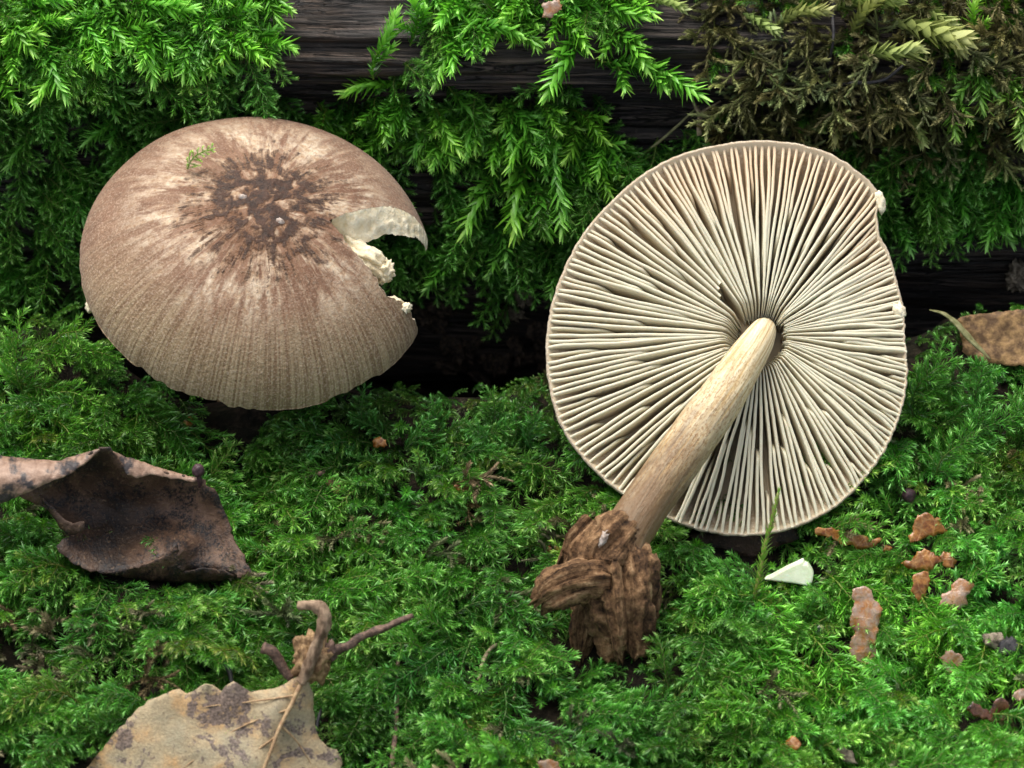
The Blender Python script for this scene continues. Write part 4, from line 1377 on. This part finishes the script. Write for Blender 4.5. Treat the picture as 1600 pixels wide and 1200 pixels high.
flake('bud_scale', [(1468, 940), (1474, 928), (1486, 922), (1492, 906), (1504, 902), (1516, 908), (1522, 916), (1514, 930), (1512, 944), (1500, 954), (1482, 956), (1470, 950)], 16, 'scale_pale', 'knobbly curled tan scale right of the narrow pointed one', lift=62, seed=15)
flake('bud_scale', [(1469, 1028), (1478, 1016), (1488, 1018), (1502, 1024), (1506, 1034), (1496, 1052), (1488, 1056), (1476, 1042)], -8, 'scale_pale', 'small cupped whitish scale with an orange centre on the moss', lift=60, seed=17)
flake('bud_scale', [(1510, 1112), (1520, 1096), (1532, 1104), (1548, 1112), (1556, 1092), (1566, 1088), (1580, 1104), (1574, 1124), (1556, 1130), (1532, 1122)], -10, 'scale_dark', 'curled glossy dark red-brown scale on the moss', lift=60, seed=19)
flake('bud_scale', [(1580, 1088), (1592, 1076), (1610, 1072), (1612, 1092), (1592, 1094)], 6, 'scale_pale', 'pale tan scale right of the dark red-brown one', lift=60, seed=21)
flake('bud_scale', [(1213, 1170), (1226, 1158), (1238, 1148), (1246, 1154), (1250, 1166), (1238, 1180), (1222, 1180)], 10, 'scale', 'small orange-brown scale half sunk in the foreground moss', lift=56, seed=23)
flake('bud_scale', [(1304, 1172), (1318, 1164), (1332, 1176), (1340, 1194), (1322, 1190)], 8, 'crumb', 'grey-brown flake in the foreground moss', lift=56, seed=25)
flake('bud_scale', [(852, 856), (868, 850), (882, 854), (888, 866), (872, 870), (858, 868)], 6, 'scale', 'small yellowish scale left of the wood clod', lift=52, seed=27)
flake('bud_scale', [(1382, 852), (1392, 850), (1398, 857), (1390, 862), (1382, 860)], 5, 'scale', 'tiny orange scale below the ragged long one', lift=55, seed=29, step=4)
flake('bark_flake', [(506, 752), (516, 744), (526, 748), (534, 766), (524, 775), (512, 764)], 5, 'tanleaf', 'small brown bark flake on the dark moss between the mushrooms', 'flake', lift=50, seed=31)
flake('bark_flake', [(583, 690), (592, 685), (604, 688), (606, 697), (594, 701), (585, 698)], 6, 'scale', 'tiny round tan flake on the shaded moss', 'flake', lift=48, seed=33, step=4)
flake('bark_flake', [(284, 662), (296, 652), (304, 656), (298, 668), (288, 672)], 4, 'scale', 'tiny orange flake in the moss above the curled leaf', 'flake', lift=48, seed=35, step=4)
flake('bark_flake', [(706, 762), (716, 757), (726, 764), (718, 771)], 4, 'scale', 'tiny golden flake in the middle of the moss carpet', 'flake', lift=50, seed=37, step=4)
flake('bark_flake', [(846, 8), (858, 2), (874, 0), (880, 14), (868, 20), (858, 30), (848, 26), (852, 14)], 8, 'scale_pale', 'crumpled pinkish-tan flake on the bright moss of the log', 'flake', lift=70, seed=39)
flake('bark_flake', [(840, 1188), (856, 1184), (874, 1192), (878, 1206), (846, 1208)], 6, 'scale_pale', 'crumpled tan flake at the foot of the foreground moss', 'flake', lift=56, seed=41)
flake('bark_flake', [(455, 706), (468, 700), (478, 704), (476, 716), (460, 718)], 6, 'crumb', 'grey-brown crumbly flake under the brown cap', 'flake', lift=48, seed=43, step=4)
# dark leaf piece under the gilled cap
o = flake('leaf_piece', [(1076, 836), (1100, 832), (1160, 826), (1230, 820), (1256, 828), (1240, 846), (1206, 858), (1176, 872), (1140, 864), (1104, 856)], 6, 'bleaf', 'dark brown leaf piece tucked under the gilled cap', 'leaf', lift=44, seed=45, step=9)
# tan leaf by the dark hollow, with a green blade across it
lw = wat(1560, 530) + 60
o = sheet('tan_leaf', rel([(1494, 500, 0), (1510, 493, 4), (1560, 487, 2), (1620, 482, 0), (1680, 500, -10), (1680, 580, 0), (1600, 572, 10), (1560, 570, 12), (1536, 566, 14), (1520, 562, 10), (1504, 548, 8), (1501, 530, 4)], lw), rel([(1550, 530, 4), (1620, 530, 2)], lw), 8, 1.5, MT['tanleaf'], None, 5, 22, 4.0, 47)
tag(o, 'tan dead leaf lying in the dark hollow beside the log', 'leaf')
gb = tube('dry_grass', rel([(1452, 484, 26), (1478, 492, 28), (1500, 512, 30), (1522, 536, 30), (1548, 562, 26)], lw), [1.5, 5, 8, 9, 7, 2], MT['blade'], None, 26, 8, .25, 0, .35)
tag(gb, 'withered greenish blade lying across the tan leaf', 'leaf blade')
# small dark fungi and crumbs
for x, y, r, lb, dd in ((310, 735, 9, 'tiny dark purple fungus head at the corner of the curled leaf', None), (1420, 774, 10, 'tiny dark purple fungus head in the moss right of the gilled cap', None)):
    wd = (W0 + 40) if dd is None and x < 400 else wat(x, y) + 62
    f = empty('tiny_fungus', P(x, y + 14, wd)); tag(f, lb, 'fungus')
    lump('head', x, y, wd, (r, r * 1.1, r), MT['darkcap'], f, .2, 1.5, x * .1)
    tube('stalk', [(x, y + 6, wd), (x + 2, y + 16, wd - 6), (x + 3, y + 26, wd - 24)], [4, 4, 3], MT['darkcap'], f, 8, 8)
for x, y, a, b, lf_, lb in ((820, 462, 14, 15, 34, 'grey-brown crumb under the moss at the hollow rim'), (800, 492, 17, 9, 30, 'flat grey-brown crumb hanging at the rim of the hollow'), (1592, 432, 18, 20, 26, 'grey crumb of debris in the dark hollow above the tan leaf'),
                            (1092, 402, 0, 0, 0, None)):
    if lb:
        tag(lump('debris_crumb', x, y, wat(x, y) + lf_, (a, b, 12), MT['crumb'], None, .9, 3.0, x * .1, 0, 4), lb, 'debris')
tag(lump('wood_nodule', 1556, 1002, wat(1556, 1002) + 60, (18, 12, 12), MT['crumb'], None, .5, 2.2, 4, R_(-15), 3), 'grey woody nodule beside a dark one in the moss', 'debris')
tag(lump('wood_nodule', 1580, 1016, wat(1580, 1016) + 60, (18, 16, 13), MT['black'], None, .5, 2.4, 8, R_(-30), 3), 'blackish shiny nodule beside the grey woody one', 'debris')
tag(lump('water_drop', 1281, 984, wat(1281, 984) + 62, (8, 9, 8), MT['water'], None, .05, 1.0, 1, 0, 3), 'clear water drop clinging to the bright moss', 'water drop')
# brown debris deep in the hollow
for k in range(18):
    x, y = random.uniform(640, 850), random.uniform(470, 590)
    tag(lump('hollow_clod', x, y, wat(x, y) + 8, (random.uniform(10, 26), random.uniform(8, 18), 12), MT['humus'], None, .8, 2.4, k * 3.1, random.uniform(0, 3), 3), 'dark brown humus clod in the hollow between the mushrooms', 'clod', 'humus clods in the hollow')

# ------------------------------------------------------------------ moss: it grows round the things lying on it, not over them
oV, oF = [], []
for ob in list(C.objects):
    if ob.type != 'MESH' or ob.name.split('.')[0] in ('ground', 'fallen_log', 'moss_sprig', 'leaves', 'moss_stalk', 'hollow_clod', 'debris_crumb'):
        continue
    wl_ = np.array(world_loc(ob)); me = ob.data; k = len(oV)
    co = np.empty(len(me.vertices) * 3); me.vertices.foreach_get('co', co)
    oV += [Vector(v) for v in (co.reshape(-1, 3) + wl_) / S]
    oF += [tuple(i + k for i in p.vertices) for p in me.polygons]
bvh_o = BVHTree.FromPolygons(oV, oF)
PTS = {}
for k, lst in PROTO.items():
    for j, pr in enumerate(lst):
        a = pr[2]; PTS[(k, j)] = [Vector(v) / S for v in a[np.linspace(0, len(a) - 1, 22).astype(int)]]


def covers(kind, j, rot3, s, pos, most=1):
    """would this shoot lie in front of one of the things?"""
    n = 0
    for p in PTS[(kind, j)]:
        q = rot3 @ (p * s) + pos
        d = q - CAMP; L = d.length; d = d / L
        h = bvh_o.ray_cast(CAMP, d, L + 330)
        if h[0] is not None and h[3] > L - 4:
            n += 1
            if n > most:
                return True
    return False


BARE = [[(440, -40), (628, -40), (625, 55), (580, 105), (520, 95), (425, 130), (440, 60)], [(700, 80), (880, 92), (900, 62), (1070, 55), (1062, 118), (900, 118), (820, 132), (720, 125)], [(1000, 115), (1062, 115), (1060, 195), (990, 190)]]


def bare_hit(kind, j, rot3, s, pos):
    n = 0
    for p in PTS[(kind, j)]:
        q = np.array(rot3 @ (p * s) + pos); k = D / (D - q.dot(AX[2]))
        x, y = 800 + q[0] * k, 600 - q.dot(AX[1]) * k
        if any(in_poly(x, y, b) for b in BARE):
            n += 1
    return n > 5


def jit(t, a=0.15):
    k = 1 + random.uniform(-a, a)
    return (t[0] * k * random.uniform(.9, 1.12), t[1] * k, t[2] * k * random.uniform(.85, 1.15))


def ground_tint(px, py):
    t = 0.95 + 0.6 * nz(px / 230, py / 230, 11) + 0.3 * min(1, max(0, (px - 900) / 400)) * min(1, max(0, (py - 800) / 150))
    t -= .28 * max(0, 1 - math.hypot((px - 720) / 260, (py - 660) / 130))      # shade of the caps by the hollow, painted into the moss tint
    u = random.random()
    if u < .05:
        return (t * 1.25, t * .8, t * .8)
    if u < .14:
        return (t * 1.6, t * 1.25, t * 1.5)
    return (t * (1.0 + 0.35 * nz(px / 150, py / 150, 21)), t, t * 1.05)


items = []
for i in range(7600):
    x = random.uniform(-1080, 1080); y = random.uniform(-1120, 330)
    ed = gshift(x) + 35 * nz(x / 120, 3.3)
    if y > 10 + ed:
        continue
    if nz(x / 75 + 5.5, y / 75, 31) < -0.29:
        continue
    z = ground_z(x, y)
    az = R_(-90) + R_(150) * nz(x / 170, y / 170, 51) + random.gauss(0, R_(32)); pt = R_(random.uniform(0, 50))
    d = (math.cos(az) * math.cos(pt), math.sin(az) * math.cos(pt), math.sin(pt))
    rel_ = np.array([x, y, z]); wd = rel_.dot(AX[2]); kk = D / (D - wd)
    px, py = 800 + x * kk, 600 - rel_.dot(AX[1]) * kk
    kind = 'B' if random.random() < 0.66 else 'F'
    if random.random() < .035:
        kind = 'W'
    if px < 270 and 930 < py < 1090 and random.random() < .55 and nz(px / 80, py / 80, 3) > -.1:
        kind = 'W'
    fr = frame(d, (random.uniform(-.3, .3), random.uniform(-.3, .3), 1)); s = random.choice((.5, .6, .7, .8, .9, 1.05)) * random.uniform(.9, 1.1)
    if y > -150 + ed:
        s *= .5 if y > -80 + ed else .7
    pos = (x, y, z + random.uniform(-6, 14)); j = random.randrange(len(PROTO[kind]))
    if covers(kind, j, fr, s, Vector(pos)):
        continue
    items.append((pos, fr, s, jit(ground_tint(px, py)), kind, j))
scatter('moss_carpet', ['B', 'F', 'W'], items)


def log_density(px, py):
    """kind and tint of the low cover for a photo pixel on the log; None where the wood is bare"""
    bare = [[(445, -60), (660, -60), (670, 60), (600, 130), (520, 120), (410, 160), (432, 60)],
            [(680, 60), (960, 20), (1085, 20), (1100, 110), (1070, 210), (960, 200), (980, 150), (900, 135), (830, 140), (700, 140)],
            [(620, 258), (780, 280), (780, 325), (630, 325)]]
    for b in bare:
        if in_poly(px, py, b):
            return None
    edge = 435 + 45 * nz(px / 90, 2.0)
    if px > 1350:
        edge = 355 + 30 * nz(px / 60, 5.0)
    if px < 140:
        edge = 480
    if py > edge:
        return None
    if px > 1040 and py < 235 + 40 * nz(px / 80, 9):
        return 'W' if random.random() < 0.6 else 'F', (0.9, 0.8, 0.6) if random.random() < .5 else (1.2, 1.1, 0.9)
    return ('F' if random.random() < .5 else 'B'), (1.0, 1.0, 1.0)


items = []
for i in range(2300):
    px = random.uniform(-200, 1800); py = random.uniform(-140, 530)
    q = log_density(px, py)
    if q is None or nz(px / 60, py / 60, 41) < -.25:
        continue
    h = hit(px, py)
    if h is None or h[2] != 'l':
        continue
    ang = R_(-90 + random.gauss(0, 50))
    d = Vector(math.cos(ang) * AX[0] + math.sin(ang) * AX[1]) + h[1] * random.uniform(.2, 1.0)
    fr = frame(d, h[1] + Vector((0, 0, .5))); s = random.uniform(.6, .95); pos = h[0] + h[1] * random.uniform(-4, 8); j = random.randrange(len(PROTO[q[0]]))
    if covers(q[0], j, fr, s, pos) or bare_hit(q[0], j, fr, s, pos):
        continue
    items.append((pos, fr, s, jit(q[1]), q[0], j))
scatter('moss_cover', ['B', 'F', 'W'], items)


# ------------------------------------------------------------------ countable shoots
def fill(n, poly, fn, gap=15):
    xs = [p[0] for p in poly]; ys = [p[1] for p in poly]; k = 0; pts = []
    tries = 0
    while k < n and tries < n * 60:
        tries += 1
        x, y = random.uniform(min(xs), max(xs)), random.uniform(min(ys), max(ys))
        if not in_poly(x, y, poly):
            continue
        if pts and min((x - a) ** 2 + (y - b) ** 2 for a, b in pts) < (gap if tries < n * 40 else 6) ** 2:
            continue
        pts.append((x, y)); fn(x, y); k += 1


def filler(name, kinds, mean, sd, tow, sc_, lift, tint, label, group, ja=.15):
    def f(x, y):
        shoot(name, random.choice(kinds), x, y, R_(mean + random.gauss(0, sd)), random.uniform(*tow), random.uniform(*sc_), label, 'moss', group, jit(tint, ja), random.uniform(*lift))
    return f


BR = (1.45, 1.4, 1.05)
g = 'bright moss shoots of the clump beside the bare wood'
fill(80, [(-20, -30), (470, -30), (430, 40), (395, 75), (300, 85), (190, 60), (60, 100), (-20, 110)],
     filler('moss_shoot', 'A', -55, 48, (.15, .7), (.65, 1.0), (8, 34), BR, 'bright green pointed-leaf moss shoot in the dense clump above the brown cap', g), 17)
g = 'bright moss shoots spilling over the log lip'
lb = 'bright green pointed-leaf moss shoot spilling over the log lip between the bare wood patches'
fill(46, [(650, 20), (660, -40), (960, -40), (950, 10), (860, 35), (760, 60), (690, 70)], filler('moss_shoot', 'A', -65, 48, (.15, .7), (.65, 1.0), (8, 34), BR, lb, g), 17)
for x, y, an, s in ((910, 40, -100, 1.1), (955, 45, -75, 1.0), (930, 110, -30, 1.15), (985, 125, -8, 1.05), (640, 90, 95, .8), (585, 110, 85, .9)):
    shoot('moss_shoot', 'A', x, y, R_(an), .25, s, lb, 'moss', g, jit(BR, .08), 22, free=True)
g = 'hanging moss shoots under the log lip'
lb = 'green pointed-leaf moss shoot hanging under the log lip between the two mushrooms'
fill(48, [(470, 150), (560, 140), (680, 135), (860, 140), (930, 160), (960, 200), (880, 240), (820, 230), (700, 195), (520, 200)], filler('moss_shoot', 'A', -78, 45, (.1, .6), (.68, 1.0), (8, 30), (1.4, 1.3, 1.0), lb, g), 18)
for x, y, an, s in ((820, 225, -82, 1.25), (850, 190, -60, 1.1), (780, 250, -100, 1.1), (900, 190, -45, 1.1), (870, 250, -70, 1.0), (830, 270, -88, 1.2)):
    shoot('moss_shoot', 'A', x, y, R_(an), .25, s, lb, 'moss', g, jit(BR, .08), 26)


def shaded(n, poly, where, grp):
    fill(n, poly, filler('moss_frond', 'BBA', -85, 40, (.1, .6), (.65, .95), (4, 20), (1.0, 1.05, 1.0), 'fine moss frond tinted for shade on the log face ' + where, grp), 18)  # shade under the log lip is put into the duller tint


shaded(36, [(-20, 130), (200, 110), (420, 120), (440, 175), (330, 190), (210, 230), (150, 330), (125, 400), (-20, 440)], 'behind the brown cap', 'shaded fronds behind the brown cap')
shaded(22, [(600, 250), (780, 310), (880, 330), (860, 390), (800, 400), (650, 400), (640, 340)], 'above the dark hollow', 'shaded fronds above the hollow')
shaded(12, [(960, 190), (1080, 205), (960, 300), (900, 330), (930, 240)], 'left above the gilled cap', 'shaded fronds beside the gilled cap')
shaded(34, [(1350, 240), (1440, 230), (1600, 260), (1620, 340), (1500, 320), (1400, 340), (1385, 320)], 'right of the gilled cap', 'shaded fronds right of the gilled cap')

G3 = 'plump golden moss shoots on top of the log'
for x, y, an, s in ((1350, 25, 25, 1.3), (1390, 60, -15, 1.35), (1340, 75, 5, 1.1), (1250, 20, 35, 1.1), (1210, 45, 20, .8), (1270, 85, -60, .7), (1285, 100, -85, .65), (1300, 120, -70, .6),
                    (1180, 10, 30, .8), (1110, 5, 20, .7), (1420, 25, -30, .9), (1395, 150, -50, .7), (1330, 40, 60, .8), (1060, 15, 10, .7), (1010, 10, -20, .65), (1230, 70, 0, .9), (1300, 10, 15, 1.0), (1440, 60, -40, .9), (1160, 50, -30, .7), (1310, 150, -95, .7), (1365, 110, -30, .95), (1420, 190, -60, .6), (1380, 210, -20, .6)):
    shoot('golden_moss_shoot', 'G', x, y, R_(an), random.uniform(.2, .5), s, 'plump yellow-green moss shoot with broad overlapping leaves on top of the log', 'moss', G3, jit((1, 1, 1), .15), 30)
G4 = 'withered moss strands on the log'
fill(52, [(1090, 20), (1200, 60), (1420, 80), (1620, -20), (1620, 200), (1440, 240), (1340, 260), (1260, 215), (1160, 215), (1110, 140)],
     filler('withered_moss_strand', 'W', -70, 70, (.1, .6), (.6, .95), (6, 24), (1.55, 1.7, 1.4), 'wiry olive-brown withered moss strand tangled on the log', G4, .3), 18)
for x, y, an, s in ((1520, 95, -95, .95), (1545, 105, -80, 1.0), (1575, 120, -85, .95), (1500, 130, -110, .8), (1590, 90, -90, .9)):
    shoot('pale_moss_shoot', 'A', x, y, R_(an), .25, s, 'long drooping pale green moss shoot beside the withered strands', 'moss', 'drooping pale moss shoots at the log end', jit((1.6, 1.15, 1.3), .1), 24)
for x, y, an, s in ((1470, 100, 75, .75), (1500, 70, 80, .8), (1545, 60, 85, .85), (1450, 110, 110, .6), (1530, 30, 70, .7)):
    shoot('upright_moss_shoot', 'A', x, y, R_(an), .2, s, 'upright yellow-green moss shoot standing on top of the log', 'moss', 'upright moss shoots on top of the log', jit((1.7, 1.25, .9), .1), 20)


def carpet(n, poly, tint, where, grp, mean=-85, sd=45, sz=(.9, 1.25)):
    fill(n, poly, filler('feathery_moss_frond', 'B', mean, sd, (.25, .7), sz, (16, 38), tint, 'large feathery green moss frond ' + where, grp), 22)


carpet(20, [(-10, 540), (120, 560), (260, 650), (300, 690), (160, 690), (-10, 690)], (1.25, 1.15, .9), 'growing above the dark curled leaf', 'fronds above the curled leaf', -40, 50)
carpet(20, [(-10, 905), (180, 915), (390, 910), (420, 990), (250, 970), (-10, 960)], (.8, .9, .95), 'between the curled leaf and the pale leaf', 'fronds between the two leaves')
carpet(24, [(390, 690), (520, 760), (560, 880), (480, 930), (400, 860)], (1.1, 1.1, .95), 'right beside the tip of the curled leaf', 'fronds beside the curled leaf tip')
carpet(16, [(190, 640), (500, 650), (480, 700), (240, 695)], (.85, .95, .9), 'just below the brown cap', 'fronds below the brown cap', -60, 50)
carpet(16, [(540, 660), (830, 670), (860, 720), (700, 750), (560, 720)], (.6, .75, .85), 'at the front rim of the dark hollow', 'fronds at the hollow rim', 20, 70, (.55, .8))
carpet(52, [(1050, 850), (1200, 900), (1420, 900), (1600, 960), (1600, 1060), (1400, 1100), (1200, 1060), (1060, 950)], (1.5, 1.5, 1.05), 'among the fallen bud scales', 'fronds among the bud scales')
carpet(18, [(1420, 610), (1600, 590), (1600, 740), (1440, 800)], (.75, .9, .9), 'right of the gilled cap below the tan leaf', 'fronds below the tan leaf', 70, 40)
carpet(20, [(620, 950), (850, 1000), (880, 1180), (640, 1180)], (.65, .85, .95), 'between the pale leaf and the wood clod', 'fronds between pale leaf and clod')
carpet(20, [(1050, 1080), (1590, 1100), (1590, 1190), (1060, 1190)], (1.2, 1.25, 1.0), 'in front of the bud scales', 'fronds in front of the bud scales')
